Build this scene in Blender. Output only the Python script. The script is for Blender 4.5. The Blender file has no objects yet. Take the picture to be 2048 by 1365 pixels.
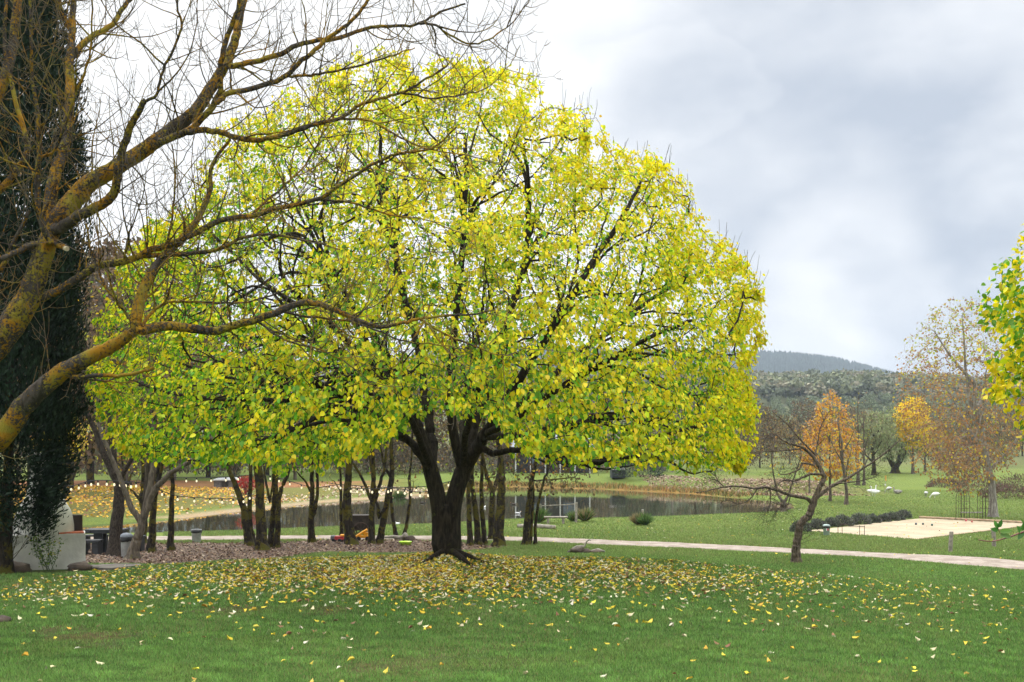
import bpy, math, random
import numpy as np
from mathutils import Vector, Matrix, kdtree, noise as mnoise

PI = math.pi
F = 1991.1          # focal length in photo pixels (35 mm lens, 2048 px wide frame)
HY = 904.0          # image row of the horizon
CAMZ = 2.2
random.seed(7)
np.random.seed(7)
sc = bpy.context.scene
COL = sc.collection

# ------------------------------------------------------------------ camera
cam_d = bpy.data.cameras.new("camera")
cam = bpy.data.objects.new("camera", cam_d)
COL.objects.link(cam)
cam.location = (0, 0, CAMZ)
cam.rotation_euler = (PI / 2, 0, 0)
cam_d.sensor_width = 36
cam_d.lens = 35
cam_d.shift_y = (HY - 682.5) / 2048.0
cam_d.clip_start = 0.1
cam_d.clip_end = 8000
sc.camera = cam

# ------------------------------------------------------------------ world and sun
SUN_EL, SUN_AZ = math.radians(52), math.radians(-28)     # azimuth from +Y, towards +X
world = bpy.data.worlds.new("World")
sc.world = world
world.use_nodes = True
wn, wl = world.node_tree.nodes, world.node_tree.links
wn.clear()
def W(t, **k):
    n = wn.new(t)
    for a, b in k.items(): setattr(n, a, b)
    return n
def wmath(op, a, b=None, c=None, clamp=False):
    n = W('ShaderNodeMath', operation=op, use_clamp=clamp)
    for i, v in enumerate((a, b, c)):
        if v is None: continue
        if isinstance(v, (int, float)): n.inputs[i].default_value = v
        else: wl.new(v, n.inputs[i])
    return n.outputs[0]
def wsmooth(v, a, b):
    n = W('ShaderNodeMapRange', interpolation_type='SMOOTHSTEP')
    wl.new(v, n.inputs[0]); n.inputs[1].default_value = a; n.inputs[2].default_value = b
    return n.outputs[0]
def wmix(f, a, b):
    n = W('ShaderNodeMix', data_type='RGBA')
    if isinstance(f, float): n.inputs[0].default_value = f
    else: wl.new(f, n.inputs[0])
    for i, v in ((6, a), (7, b)):
        if isinstance(v, tuple): n.inputs[i].default_value = (*v, 1)
        else: wl.new(v, n.inputs[i])
    return n.outputs[2]
sky = W('ShaderNodeTexSky', sky_type='NISHITA', sun_disc=False, sun_elevation=SUN_EL, sun_rotation=SUN_AZ)
tc = W('ShaderNodeTexCoord')
sep = W('ShaderNodeSeparateXYZ'); wl.new(tc.outputs['Generated'], sep.inputs[0])
mp = W('ShaderNodeMapping'); wl.new(tc.outputs['Generated'], mp.inputs[0]); mp.inputs['Scale'].default_value = (1, 1, 2.0)
n1 = W('ShaderNodeTexNoise'); wl.new(mp.outputs[0], n1.inputs[0]); n1.inputs['Scale'].default_value = 2.6; n1.inputs['Detail'].default_value = 6; n1.inputs['Roughness'].default_value = .5
n2 = W('ShaderNodeTexNoise'); wl.new(mp.outputs[0], n2.inputs[0]); n2.inputs['Scale'].default_value = 7.5; n2.inputs['Detail'].default_value = 5
def blob(px, py, r0, r1):
    v = Vector(((px - 1024) / F, 1, (HY - py) / F)).normalized()
    d = W('ShaderNodeVectorMath', operation='DOT_PRODUCT'); wl.new(tc.outputs['Generated'], d.inputs[0]); d.inputs[1].default_value = v
    return wsmooth(wmath('ADD', d.outputs['Value'], wmath('MULTIPLY', wmath('SUBTRACT', n1.outputs[0], .5), .05)), math.cos(r1), math.cos(r0))
g1 = blob(1790, 400, .04, .36)
g2 = blob(1560, 250, .02, .20)
g3 = blob(1990, 520, .02, .15)
b1 = blob(1690, 545, .0, .11)
b2 = blob(1330, 240, .0, .05)
grey = wmath('ADD', wmath('MULTIPLY', g1, .66), wmath('MULTIPLY', g3, .30))
grey = wmath('ADD', grey, wmath('MULTIPLY', g2, .18))
grey = wmath('ADD', grey, wmath('MULTIPLY', wmath('SUBTRACT', n1.outputs[0], .5), 1.5))
grey = wmath('ADD', grey, wmath('MULTIPLY', wmath('SUBTRACT', n2.outputs[0], .5), .9))
grey = wmath('SUBTRACT', grey, wmath('MULTIPLY', b1, .42))
grey = wmath('SUBTRACT', grey, wmath('MULTIPLY', b2, .12), clamp=True)
SK = 1 / 0.1
cl = wmix(grey, (0.82 * SK, 0.825 * SK, 0.83 * SK), (0.395 * SK, 0.44 * SK, 0.51 * SK))
cl2 = wmix(0.03, cl, sky.outputs[0])
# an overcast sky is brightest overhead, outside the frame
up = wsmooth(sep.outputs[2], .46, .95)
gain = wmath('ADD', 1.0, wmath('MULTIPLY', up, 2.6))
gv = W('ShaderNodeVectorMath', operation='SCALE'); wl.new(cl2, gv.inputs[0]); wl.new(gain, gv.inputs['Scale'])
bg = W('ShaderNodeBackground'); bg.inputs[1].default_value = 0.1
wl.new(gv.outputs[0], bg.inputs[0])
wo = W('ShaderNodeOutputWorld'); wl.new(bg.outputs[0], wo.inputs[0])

sun_d = bpy.data.lights.new("sun", 'SUN')
sun_d.energy = 1.5
sun_d.angle = math.radians(14)
sun_d.color = (1, .95, .86)
sun = bpy.data.objects.new("sun", sun_d); COL.objects.link(sun)
sdir = Vector((math.sin(SUN_AZ) * math.cos(SUN_EL), math.cos(SUN_AZ) * math.cos(SUN_EL), math.sin(SUN_EL)))
sun.rotation_euler = sdir.to_track_quat('Z', 'Y').to_euler()

sc.view_settings.view_transform = 'Standard'
sc.view_settings.look = 'None'
sc.view_settings.exposure = 0.5
sc.view_settings.gamma = 1

# ------------------------------------------------------------------ small helpers
def sstep(v, a, b):
    t = np.clip((v - a) / (b - a), 0, 1)
    return t * t * (3 - 2 * t)
def new_mesh(name, verts, faces, mat=None, parent=None, smooth=True, col=None, attrs=None, mats=None, midx=None):
    """faces: list of (n,k) int arrays"""
    verts = np.asarray(verts, dtype=np.float32).reshape(-1, 3)
    me = bpy.data.meshes.new(name)
    fl = [np.asarray(f, dtype=np.int32) for f in (faces if isinstance(faces, list) else [faces]) if len(f)]
    loops = np.concatenate([f.ravel() for f in fl])
    tot = np.concatenate([np.full(len(f), f.shape[1], dtype=np.int32) for f in fl])
    st = np.concatenate([[0], np.cumsum(tot)[:-1]]).astype(np.int32)
    me.vertices.add(len(verts)); me.vertices.foreach_set('co', verts.ravel())
    me.loops.add(len(loops)); me.loops.foreach_set('vertex_index', loops)
    me.polygons.add(len(tot)); me.polygons.foreach_set('loop_start', st); me.polygons.foreach_set('loop_total', tot)
    if smooth: me.polygons.foreach_set('use_smooth', np.ones(len(tot), dtype=bool))
    if midx is not None: me.polygons.foreach_set('material_index', np.asarray(midx, dtype=np.int32))
    me.update(calc_edges=True)
    if col is not None:
        a = me.attributes.new('Col', 'FLOAT_COLOR', 'POINT')
        c = np.ones((len(verts), 4), dtype=np.float32); c[:, :3] = col
        a.data.foreach_set('color', c.ravel())
    for k, v in (attrs or {}).items():
        a = me.attributes.new(k, 'FLOAT', 'POINT'); a.data.foreach_set('value', np.asarray(v, dtype=np.float32))
    for m in (mats or ([mat] if mat else [])): me.materials.append(m)
    o = bpy.data.objects.new(name, me); COL.objects.link(o)
    if parent: o.parent = parent
    return o
def tag(o, label=None, cat=None, group=None, kind=None):
    if label: o['label'] = label
    if cat: o['category'] = cat
    if group: o['group'] = group
    if kind: o['kind'] = kind
    return o
def thing(name, label, cat, loc=(0, 0, 0), rz=0, group=None):
    o = bpy.data.objects.new(name, None); COL.objects.link(o)
    o.location = loc; o.rotation_euler = (0, 0, rz)
    o.empty_display_size = .2
    return tag(o, label, cat, group)
def copy_tree(root, loc, rz=0, scale=1, label=None, group=None, zs=None):
    r = root.copy(); COL.objects.link(r); r.location = loc; r.rotation_euler = (0, 0, rz)
    r.scale = (scale, scale, zs or scale)
    if label: r['label'] = label
    if group: r['group'] = group
    def rec(a, b):
        for ch in [c for c in KIDS.get(a.name, [])]:
            c = ch.copy(); COL.objects.link(c); c.parent = b
            rec(ch, c)
    rec(root, r)
    return r
KIDS = {}
def register(root):
    def rec(a):
        KIDS[a.name] = list(a.children)
        for c in a.children: rec(c)
    rec(root)

class MB:
    """collects simple solids into one mesh"""
    def __init__(s): s.v = []; s.f4 = []; s.f3 = []; s.fn = []; s.c = []; s.cur = None
    def _add(s, vs):
        b = len(s.v); s.v.extend([tuple(v) for v in vs])
        return b
    def box(s, c, d, M=None, bev=0.0):
        x, y, z = [k / 2 for k in d]; b_ = min(bev, x * .9, y * .9, z * .9)
        M = M or Matrix.Identity(4)
        c = Vector(c)
        if b_ <= 0:
            vs = [M @ (c + Vector((sx * x, sy * y, sz * z))) for sz in (-1, 1) for sy in (-1, 1) for sx in (-1, 1)]
            b = s._add(vs)
            for f in ((0, 2, 3, 1), (4, 5, 7, 6), (0, 1, 5, 4), (2, 6, 7, 3), (0, 4, 6, 2), (1, 3, 7, 5)): s.f4.append([b + i for i in f])
            return
        rings = []
        for (zz, ins) in ((-z, b_), (-z + b_, 0), (z - b_, 0), (z, b_)):
            r = []
            for sx, sy in ((-1, -1), (1, -1), (1, 1), (-1, 1)):
                cx, cy = sx * (x - ins), sy * (y - ins)
                if ins == 0: p1 = (cx, sy * (y - b_)) ; p2 = (sx * (x - b_), cy)
                else: p1 = (cx, sy * (y - b_ - ins * .0)); p2 = (sx * (x - b_), cy); p1 = (cx, sy*(y-b_)); p2 = (sx*(x-b_), cy)
                pts = [p2, p1] if sx * sy < 0 else [p1, p2]
                if (sx, sy) == (-1, -1): pts = [p1, p2]
                if (sx, sy) == (1, -1): pts = [p2, p1]
                if (sx, sy) == (1, 1): pts = [p1, p2]
                if (sx, sy) == (-1, 1): pts = [p2, p1]
                r += [(a, bb, zz) for a, bb in pts]
            rings.append(r)
        idx = []
        for r in rings: idx.append(s._add([M @ (c + Vector(p)) for p in r]))
        n = 8
        for a, b in zip(idx, idx[1:]):
            for i in range(n): s.f4.append([a + i, a + (i + 1) % n, b + (i + 1) % n, b + i])
        s.fn.append([idx[0] + i for i in reversed(range(n))]); s.fn.append([idx[-1] + i for i in range(n)])
    def tube(s, pts, rad, n=8, cap=True):
        pts = [Vector(p) for p in pts]
        if isinstance(rad, (int, float)): rad = [rad] * len(pts)
        up = None; rings = []
        for i, p in enumerate(pts):
            d = (pts[min(i + 1, len(pts) - 1)] - pts[max(i - 1, 0)])
            if d.length < 1e-9: d = Vector((0, 0, 1))
            d.normalize()
            if up is None:
                up = d.cross(Vector((0, 0, 1)) if abs(d.z) < .9 else Vector((1, 0, 0))).normalized()
            up = (up - d * up.dot(d)).normalized(); w = d.cross(up)
            rings.append(s._add([p + (up * math.cos(a) + w * math.sin(a)) * rad[i] for a in [2 * PI * k / n for k in range(n)]]))
        for a, b in zip(rings, rings[1:]):
            for i in range(n): s.f4.append([a + i, a + (i + 1) % n, b + (i + 1) % n, b + i])
        if cap:
            s.fn.append([rings[0] + i for i in reversed(range(n))]); s.fn.append([rings[-1] + i for i in range(n)])
    def lathe(s, prof, c=(0, 0, 0), n=16, sq=None):
        c = Vector(c); rings = []
        for r, z in prof:
            rings.append(s._add([c + Vector((r * math.cos(2 * PI * k / n), r * math.sin(2 * PI * k / n) * (sq or 1), z)) for k in range(n)]))
        for a, b in zip(rings, rings[1:]):
            for i in range(n): s.f4.append([a + i, a + (i + 1) % n, b + (i + 1) % n, b + i])
        s.fn.append([rings[0] + i for i in reversed(range(n))]); s.fn.append([rings[-1] + i for i in range(n)])
    def rock(s, c, r, seed=0, sq=.6, n=10, m=7):
        c = Vector(c); rings = []
        for j in range(m + 1):
            th = PI * j / m; row = []
            for k in range(n):
                ph = 2 * PI * k / n
                d = Vector((math.sin(th) * math.cos(ph), math.sin(th) * math.sin(ph), math.cos(th)))
                q = 1 + .45 * mnoise.noise(d * 1.4 + Vector((seed * 3.1, seed, 0))) + .15 * mnoise.noise(d * 4 + Vector((seed, 0, 5)))
                rr = r if isinstance(r, (tuple, list)) else (r, r, r * sq)
                row.append(c + Vector((d.x * rr[0], d.y * rr[1], d.z * rr[2])) * q)
            rings.append(s._add(row))
        for a, b in zip(rings, rings[1:]):
            for i in range(n): s.f4.append([a + i, b + i, b + (i + 1) % n, a + (i + 1) % n])
    def build(s, name, mat, parent=None, smooth=False):
        me = bpy.data.meshes.new(name)
        me.from_pydata(s.v, [], s.f4 + s.f3 + s.fn)
        if smooth: me.polygons.foreach_set('use_smooth', np.ones(len(me.polygons), dtype=bool))
        me.update(); me.materials.append(mat)
        o = bpy.data.objects.new(name, me); COL.objects.link(o)
        if parent: o.parent = parent
        return o

# ------------------------------------------------------------------ materials
class NT:
    def __init__(s, name):
        s.m = bpy.data.materials.new(name); s.m.use_nodes = True
        s.n, s.l = s.m.node_tree.nodes, s.m.node_tree.links
        s.n.clear(); s.out = s.n.new('ShaderNodeOutputMaterial')
    def node(s, t, ins=None, **k):
        n = s.n.new(t)
        for a, b in k.items(): setattr(n, a, b)
        for a, b in (ins or {}).items():
            if isinstance(b, bpy.types.NodeSocket): s.l.new(b, n.inputs[a])
            else: n.inputs[a].default_value = b
        return n
    def obj(s): return s.node('ShaderNodeTexCoord').outputs['Object']
    def noise(s, scale, detail=4, rough=.55, vec=None, dist=0):
        ins = {'Scale': scale, 'Detail': detail, 'Roughness': rough, 'Distortion': dist}
        if vec is not None: ins['Vector'] = vec
        else: ins['Vector'] = s.obj()
        return s.node('ShaderNodeTexNoise', ins).outputs[0]
    def ramp(s, f, a, b):
        return s.node('ShaderNodeMapRange', {0: f, 1: a, 2: b}, interpolation_type='SMOOTHSTEP').outputs[0]
    def mix(s, f, a, b, mode='MIX'):
        c = lambda v: (*v, 1) if isinstance(v, tuple) and len(v) == 3 else v
        return s.node('ShaderNodeMix', {0: f, 6: c(a), 7: c(b)}, data_type='RGBA', blend_type=mode).outputs[2]
    def math(s, op, a, b=0.0, clamp=False):
        return s.node('ShaderNodeMath', {0: a, 1: b}, operation=op, use_clamp=clamp).outputs[0]
    def attr(s, name): return s.node('ShaderNodeAttribute', attribute_name=name)
    def stretch(s, v): return s.node('ShaderNodeMapping', {'Vector': s.obj(), 'Scale': v}).outputs[0]
    def bump(s, h, strength=.5, dist=.02): return s.node('ShaderNodeBump', {'Height': h, 'Strength': strength, 'Distance': dist}).outputs[0]
    def finish(s, color, rough=.8, normal=None, **k):
        ins = {'Base Color': (*color, 1) if isinstance(color, tuple) else color, 'Roughness': rough}
        if normal is not None: ins['Normal'] = normal
        ins.update(k)
        p = s.node('ShaderNodeBsdfPrincipled', ins)
        s.l.new(p.outputs[0], s.out.inputs[0]); s.p = p
        return s.m

def mat_plain(name, color, rough=.7, var=.25, scale=6, bump=.2, metallic=0.0, spec=.5):
    t = NT(name)
    f = t.noise(scale, 5)
    dark = tuple(c * (1 - var) for c in color); lite = tuple(min(1, c * (1 + var)) for c in color)
    g = t.mix(t.ramp(f, .3, .7), dark, lite)
    f2 = t.noise(scale * 7, 3)
    return t.finish(g, rough, t.bump(f2, bump, .01), Metallic=metallic, **{'Specular IOR Level': spec})

def mat_bark(name, dark, lite, lich_a, lich_b, amt, scale=1.0, thin=(0.2, .19, .17), bump=.8, fine=7):
    """amt 0..1: share of the bark covered by lichen"""
    t = NT(name)
    v = t.stretch((1, 1, .25))
    f = t.noise(18 * scale, 6, .65, v)
    f0 = t.noise(3 * scale, 3)
    c = t.mix(t.ramp(f, .35, .68), dark, lite)
    c = t.mix(t.math('MULTIPLY', t.ramp(f0, .4, .65), .5), c, tuple(k * .6 for k in lite))
    l1 = t.noise(fine * scale, 6, .7)
    l2 = t.noise(2.2 * scale, 3)
    m = t.math('ADD', l1, t.math('MULTIPLY', t.math('SUBTRACT', l2, .5), .8))
    th = .72 - .42 * amt
    mask = t.ramp(m, th, th + .07)
    lc = t.mix(t.ramp(t.noise(4 * scale, 4), .4, .6), lich_a, lich_b)
    c = t.mix(t.math('MULTIPLY', mask, .92 if amt > .01 else 0), c, lc)
    tn = t.attr('thin').outputs['Fac']
    c = t.mix(t.math('MULTIPLY', tn, t.math('SUBTRACT', 1.0, t.math('MULTIPLY', mask, .5))), c, thin)
    h = t.math('ADD', f, t.math('MULTIPLY', mask, .3))
    h = t.math('ADD', h, t.math('MULTIPLY', t.noise(60 * scale, 4, .7), .5))
    return t.finish(c, .92, t.bump(h, min(1.0, bump * 1.2), .05), **{'Specular IOR Level': .2})

def mat_leaf(name, trans=.44, gloss=.02, gain=1.0):
    t = NT(name)
    c = t.attr('Col').outputs['Color']
    if gain != 1: c = t.mix(1.0, c, (gain, gain, gain), 'MULTIPLY')
    d = t.node('ShaderNodeBsdfDiffuse', {0: c})
    tr = t.node('ShaderNodeBsdfTranslucent', {0: c})
    m = t.node('ShaderNodeMixShader', {0: trans, 1: d.outputs[0], 2: tr.outputs[0]})
    g = t.node('ShaderNodeBsdfGlossy', {0: (1, 1, 1, 1), 'Roughness': .45})
    m2 = t.node('ShaderNodeMixShader', {0: gloss, 1: m.outputs[0], 2: g.outputs[0]})
    t.l.new(m2.outputs[0], t.out.inputs[0])
    return t.m
LEAF = mat_leaf('leaf')
LEAFDRY = mat_leaf('dry_leaf', .15, .03)
GRASSM = mat_leaf('grass_blade', .3, .03)
NEEDLE = mat_leaf('cypress_foliage', .08, .01)

# ------------------------------------------------------------------ terrain
def pxw(px, D): return (px - 1024) / F * D
def P(px, py, D): return Vector((pxw(px, D), D, CAMZ - (py - HY) / F * D))
WATER = -1.7
near_e = [(40, 1083), (200, 1075), (400, 1072), (560, 1065), (650, 1061), (850, 1055), (930, 1050), (1000, 1044), (1150, 1042), (1270, 1039), (1400, 1034), (1500, 1030), (1560, 1026), (1590, 1017)]
far_e = [(1585, 1006), (1540, 1000), (1450, 995), (1380, 988), (1300, 984), (1200, 979), (1100, 976), (1012, 974), (930, 977), (860, 989), (782, 996), (703, 1001), (636, 1006), (563, 1014), (480, 1023), (350, 1039), (200, 1049), (40, 1060)]
def wp(px, py, z=WATER):
    D = F * (CAMZ - z) / (py - HY)
    return (pxw(px, D), D)
POND = np.array([wp(*p) for p in near_e + far_e])
def poly_sd(x, y, poly):
    """signed distance, positive inside"""
    x = np.asarray(x, float); y = np.asarray(y, float)
    d = np.full(x.shape, 1e9); ins = np.zeros(x.shape, bool)
    n = len(poly)
    for i in range(n):
        ax, ay = poly[i]; bx, by = poly[(i + 1) % n]
        ex, ey = bx - ax, by - ay
        t = np.clip(((x - ax) * ex + (y - ay) * ey) / (ex * ex + ey * ey + 1e-12), 0, 1)
        d = np.minimum(d, np.hypot(x - ax - t * ex, y - ay - t * ey))
        if abs(ey) > 1e-12:
            c = ((ay > y) != (by > y)) & (x < (bx - ax) * (y - ay) / ey + ax)
            ins ^= c
    return np.where(ins, d, -d)
_yt = np.array([-60, -20, 0, 9, 16, 20, 21.5, 25, 29, 33, 40, 46, 60, 90, 120, 150, 200, 250, 300, 400, 500, 600, 700, 900, 3500.])
_zt = np.array([.4, .2, .12, .06, -.02, -.1, -.16, -.62, -.98, -1.13, -1.24, -1.4, -1.5, -1.55, -1.3, -.9, .6, 3.6, 8.2, 17, 28, 38, 40, 35, 30.])
_yf = np.linspace(-60, 1000, 10601); _zf = np.interp(_yf, _yt, _zt)
def _sm(z, w):
    k = np.hanning(w * 2 + 1); k /= k.sum()
    return np.convolve(np.pad(z, w, mode='edge'), k, mode='valid')
_za = _sm(_zf, 14); _zb = _sm(_zf, 120)
_zf = np.where(_yf < 50, _za, _zb)
def vnoise(x, y, s, seed=0):
    """cheap smooth noise by summed rotated sines"""
    r = np.random.RandomState(seed); v = 0
    for k in range(5):
        a = r.rand() * 2 * PI; f = s * (0.7 + r.rand() * .9); ph = r.rand() * 6.28
        v = v + np.sin((x * math.cos(a) + y * math.sin(a)) * f + ph + 1.3 * np.sin((x * math.sin(a) - y * math.cos(a)) * f * .6 + ph * 2))
    return v / 5
def HT(x, y):
    x = np.asarray(x, float); y = np.asarray(y, float)
    z = np.interp(y, _yf, _zf)
    z = z + .13 * np.exp(-((x + 1.26) ** 2 / 22 + (y - 20) ** 2 / 10))
    z = z + .12 * np.exp(-((x + 1.26) ** 2 + (y - 20) ** 2) / .9)
    z = z - .55 * sstep(x, 2, 11) * (1 - sstep(y, 23, 31))
    z = z - .14 * sstep(-x, 5, 9) * (1 - sstep(y, 23, 29))
    near = 1 - sstep(y, 30, 45)
    z = z + near * .025 * vnoise(x, y, .8, 3)
    mid = sstep(y, 35, 60) * (1 - sstep(y, 200, 400))
    z = z + mid * .08 * vnoise(x, y, .18, 4)
    sd = poly_sd(x, y, POND)
    ym = np.interp(x, [-40, -25, 0, 25, 30], [50, 52, 76, 86, 86])
    beyond = sstep(y, ym, ym + 4) * (1 - sstep(x, 27, 36))
    out = np.maximum(-sd, 0)
    left = 1 - sstep(x, -16, -6)
    z = z + beyond * (.95 * sstep(out, 1, 8) * (1 - .35 * left) + .35 * left * sstep(out, 6, 30)) * (1 - sstep(y, 170, 260))
    # a level rim at the water's edge, the bed below it
    edge = 1 - sstep(out, 0, 3.0)
    z = np.where(sd < 0, z * (1 - edge) + (WATER + .03 + out * .14) * edge, WATER + .03 - np.minimum(sd * .5, 1.2))
    # woodland hills far off: lower towards the right, a broad roll
    far = sstep(y, 180, 420)
    z = z + far * (4 * np.sin(x / 90 + .6) + 2.0 * np.sin(x / 37 + 2)) * .8
    return z
def H1(x, y): return float(HT(np.array([x]), np.array([y]))[0])
_Ds = np.concatenate([np.arange(6, 130, .1), np.arange(130, 700, 1.0)])
def GD(px, py, dmin=6):
    Ds = _Ds[_Ds >= dmin]
    z = HT((px - 1024) / F * Ds, Ds)
    yy = HY + (CAMZ - z) / Ds * F
    i = np.argmax(yy <= py)
    return float(Ds[i])
def G(px, py, dmin=6):
    D = GD(px, py, dmin); x = pxw(px, D)
    return Vector((x, D, H1(x, D)))

def gpoly(pts, dmin=6): return np.array([tuple(G(a, b, dmin))[:2] for a, b in pts])

# path centre line and halfwidth in the world
PATH = np.array([(-34, 37.5), (-24, 38.2), (-15, 39.3), (-8, 40.0), (-.5, 39.3), (4.0, 37.0), (9.3, 33.6), (14.8, 28.5), (22, 20.5), (30, 10)])
def catmull(pts, n=8):
    pts = [np.array(p, float) for p in pts]
    out = []
    for i in range(len(pts) - 1):
        p0 = pts[max(i - 1, 0)]; p1 = pts[i]; p2 = pts[i + 1]; p3 = pts[min(i + 2, len(pts) - 1)]
        for k in range(n):
            t = k / n
            out.append(.5 * ((2 * p1) + (p2 - p0) * t + (2 * p0 - 5 * p1 + 4 * p2 - p3) * t * t + (3 * p1 - p0 - 3 * p2 + p3) * t ** 3))
    out.append(pts[-1]); return out
PATHC = np.array(catmull(PATH, 12))
def path_dist(x, y):
    d = np.full(np.shape(x), 1e9)
    for a, b in zip(PATHC, PATHC[1:]):
        e = b - a; t = np.clip(((x - a[0]) * e[0] + (y - a[1]) * e[1]) / (e @ e), 0, 1)
        d = np.minimum(d, np.hypot(x - a[0] - t * e[0], y - a[1] - t * e[1]))
    return d
PW = 1.15
def court_pt(px, py): return tuple(G(px, py, 26))[:2]
COURT = np.array([court_pt(1606, 1062), court_pt(1838, 1037), court_pt(2075, 1049), court_pt(1838, 1080)])
MULCH = gpoly([(60, 1124), (190, 1128), (420, 1131), (530, 1121), (600, 1111), (650, 1104), (760, 1108), (870, 1104), (985, 1099), (1000, 1093), (900, 1086), (800, 1081), (650, 1082), (560, 1087), (400, 1088), (200, 1089), (60, 1092)], 24)

def ground_colours(x, y, z):
    n = len(x)
    g1 = np.array([.065, .135, .028]); g2 = np.array([.042, .092, .020]); g3 = np.array([.145, .205, .05])
    c = np.empty((n, 3)); f = .5 + .5 * vnoise(x, y, .9, 11); f2 = .5 + .5 * vnoise(x, y, .23, 12)
    c[:] = g2[None] * (1 - f[:, None]) + g1[None] * f[:, None]
    lawn = sstep(y, 26, 40)[:, None]
    far = (g3 * .78)[None] * (1 - f2[:, None]) + g3[None] * f2[:, None]
    c = c * (1 - lawn) + far * lawn
    # worn patches in the near lawn, front left
    worn = sstep(vnoise(x, y, 1.5, 15) + .6 * vnoise(x, y, 4, 16) + .45 * vnoise(x, y, 13, 17), .35, .75) * (.25 + .75 * sstep(-x, -3, 2)) * (1 - sstep(y, 16, 19))
    c = c * (1 - .75 * worn[:, None]) + np.array([.085, .062, .035])[None] * .75 * worn[:, None]
    sd = poly_sd(x, y, POND); out = np.maximum(-sd, 0)
    bey = sstep(y, np.interp(x, [-40, -25, 0, 25, 30], [50, 52, 76, 86, 86]), np.interp(x, [-40, -25, 0, 25, 30], [51, 53, 77, 87, 87])) * (1 - sstep(x, 29, 38))
    # dry rushes and mud round the far shore
    shore = bey * (1 - sstep(out, .8, 3.5)) * (.55 + .45 * (vnoise(x, y, .6, 21) > -.1))
    dry = np.array([.30, .17, .06])[None] * (.8 + .3 * vnoise(x, y, 1.7, 22)[:, None])
    shore = shore * sstep(x, -12, 2)
    c = c * (1 - shore[:, None] * .8) + dry * shore[:, None] * .8
    mud = bey * (1 - sstep(out, .2, 1.3)) * (1 - sstep(x, -12, 2))
    c = c * (1 - mud[:, None]) + np.array([.34, .27, .19])[None] * mud[:, None]
    # bare red earth track on the left bank
    yt = np.interp(x, [-60, -40, -25, -14, -5], [84, 84, 86, 94, 104])
    dirt = bey * sstep(y, yt - 5, yt - 2.5) * (1 - sstep(y, yt + 9, yt + 12)) * (1 - sstep(x, -18, -9))
    dirt = np.clip(dirt * (1 + .4 * vnoise(x, y, .5, 31)), 0, 1)
    c = c * (1 - dirt[:, None]) + np.array([.27, .14, .075])[None] * (1 + .2 * vnoise(x, y, .8, 32)[:, None]) * dirt[:, None]
    # leaf-strewn bank tint
    lt = bey * sstep(out, 1.0, 3) * (1 - sstep(y, yt - 3, yt)) * (1 - sstep(x, -8, 4))
    c = c * (1 - .45 * lt[:, None]) + np.array([.17, .11, .055])[None] * .45 * lt[:, None]
    lt2 = bey * sstep(out, 2, 6) * (1 - sstep(out, 14, 22)) * sstep(x, 18, 24)
    c = c * (1 - .5 * lt2[:, None]) + np.array([.17, .14, .08])[None] * .5 * lt2[:, None]
    # rough meadow and woodland floor far away
    rough = sstep(y + 30 * sstep(40 - x, 0, 30), 140, 190)[:, None]
    mead = np.array([.125, .145, .06])[None] * (1 + .25 * vnoise(x, y, .06, 41)[:, None])
    c = c * (1 - rough) + mead * rough
    wood = sstep(y, 270, 330)[:, None]
    c = c * (1 - wood) + np.array([.13, .15, .085])[None] * wood
    # wear beside the path
    pd = path_dist(x, y)
    w = (1 - sstep(pd, PW, PW + .5))[:, None] * .35
    c = c * (1 - w) + np.array([.2, .15, .1])[None] * w
    # dark brown ground at the foot of the pencil cypress and hearth
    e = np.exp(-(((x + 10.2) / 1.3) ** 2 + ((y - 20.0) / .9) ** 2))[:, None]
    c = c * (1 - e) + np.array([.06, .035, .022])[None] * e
    return np.clip(c, .005, .9)

def axis(dense0, dense1, step, lo, hi, g=1.09):
    a = list(np.arange(dense0, dense1 + 1e-6, step))
    s = step; v = a[-1]
    while v < hi: s *= g; v += s; a.append(v)
    s = step; v = a[0]; pre = []
    while v > lo: s *= g; v -= s; pre.append(v)
    return np.array(pre[::-1] + a)
xs = axis(-22, 30, .32, -2600, 2600); ys = axis(5, 62, .3, -60, 3200, 1.03)
X, Y = np.meshgrid(xs, ys)
Zg = HT(X.ravel(), Y.ravel())
gv_ = np.stack([X.ravel(), Y.ravel(), Zg], 1)
nx, ny = len(xs), len(ys)
ii = (np.arange(ny - 1)[:, None] * nx + np.arange(nx - 1)[None]).ravel()
gf = np.stack([ii, ii + 1, ii + nx + 1, ii + nx], 1)
t = NT('ground_turf')
c = t.attr('Col').outputs['Color']
fa = t.noise(1.1, 5, .6); fb = t.noise(9, 5, .65); fc = t.noise(55, 4, .7)
c = t.mix(t.ramp(fb, .3, .7), t.mix(1.0, c, (.72, .75, .7), 'MULTIPLY'), t.mix(1.0, c, (1.25, 1.2, 1.15), 'MULTIPLY'))
c = t.mix(t.ramp(fa, .35, .7), c, t.mix(1.0, c, (1.12, 1.0, .85), 'MULTIPLY'))
c = t.mix(t.ramp(fc, .3, .75), t.mix(1.0, c, (.6, .6, .6), 'MULTIPLY'), t.mix(1.0, c, (1.4, 1.4, 1.3), 'MULTIPLY'))
GROUNDM = t.finish(c, .95, t.bump(t.math('ADD', fb, fc), .6, .04), **{'Specular IOR Level': .1})
ground = new_mesh('ground', gv_, gf, GROUNDM, col=ground_colours(X.ravel(), Y.ravel(), Zg))
tag(ground, kind='structure')

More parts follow.
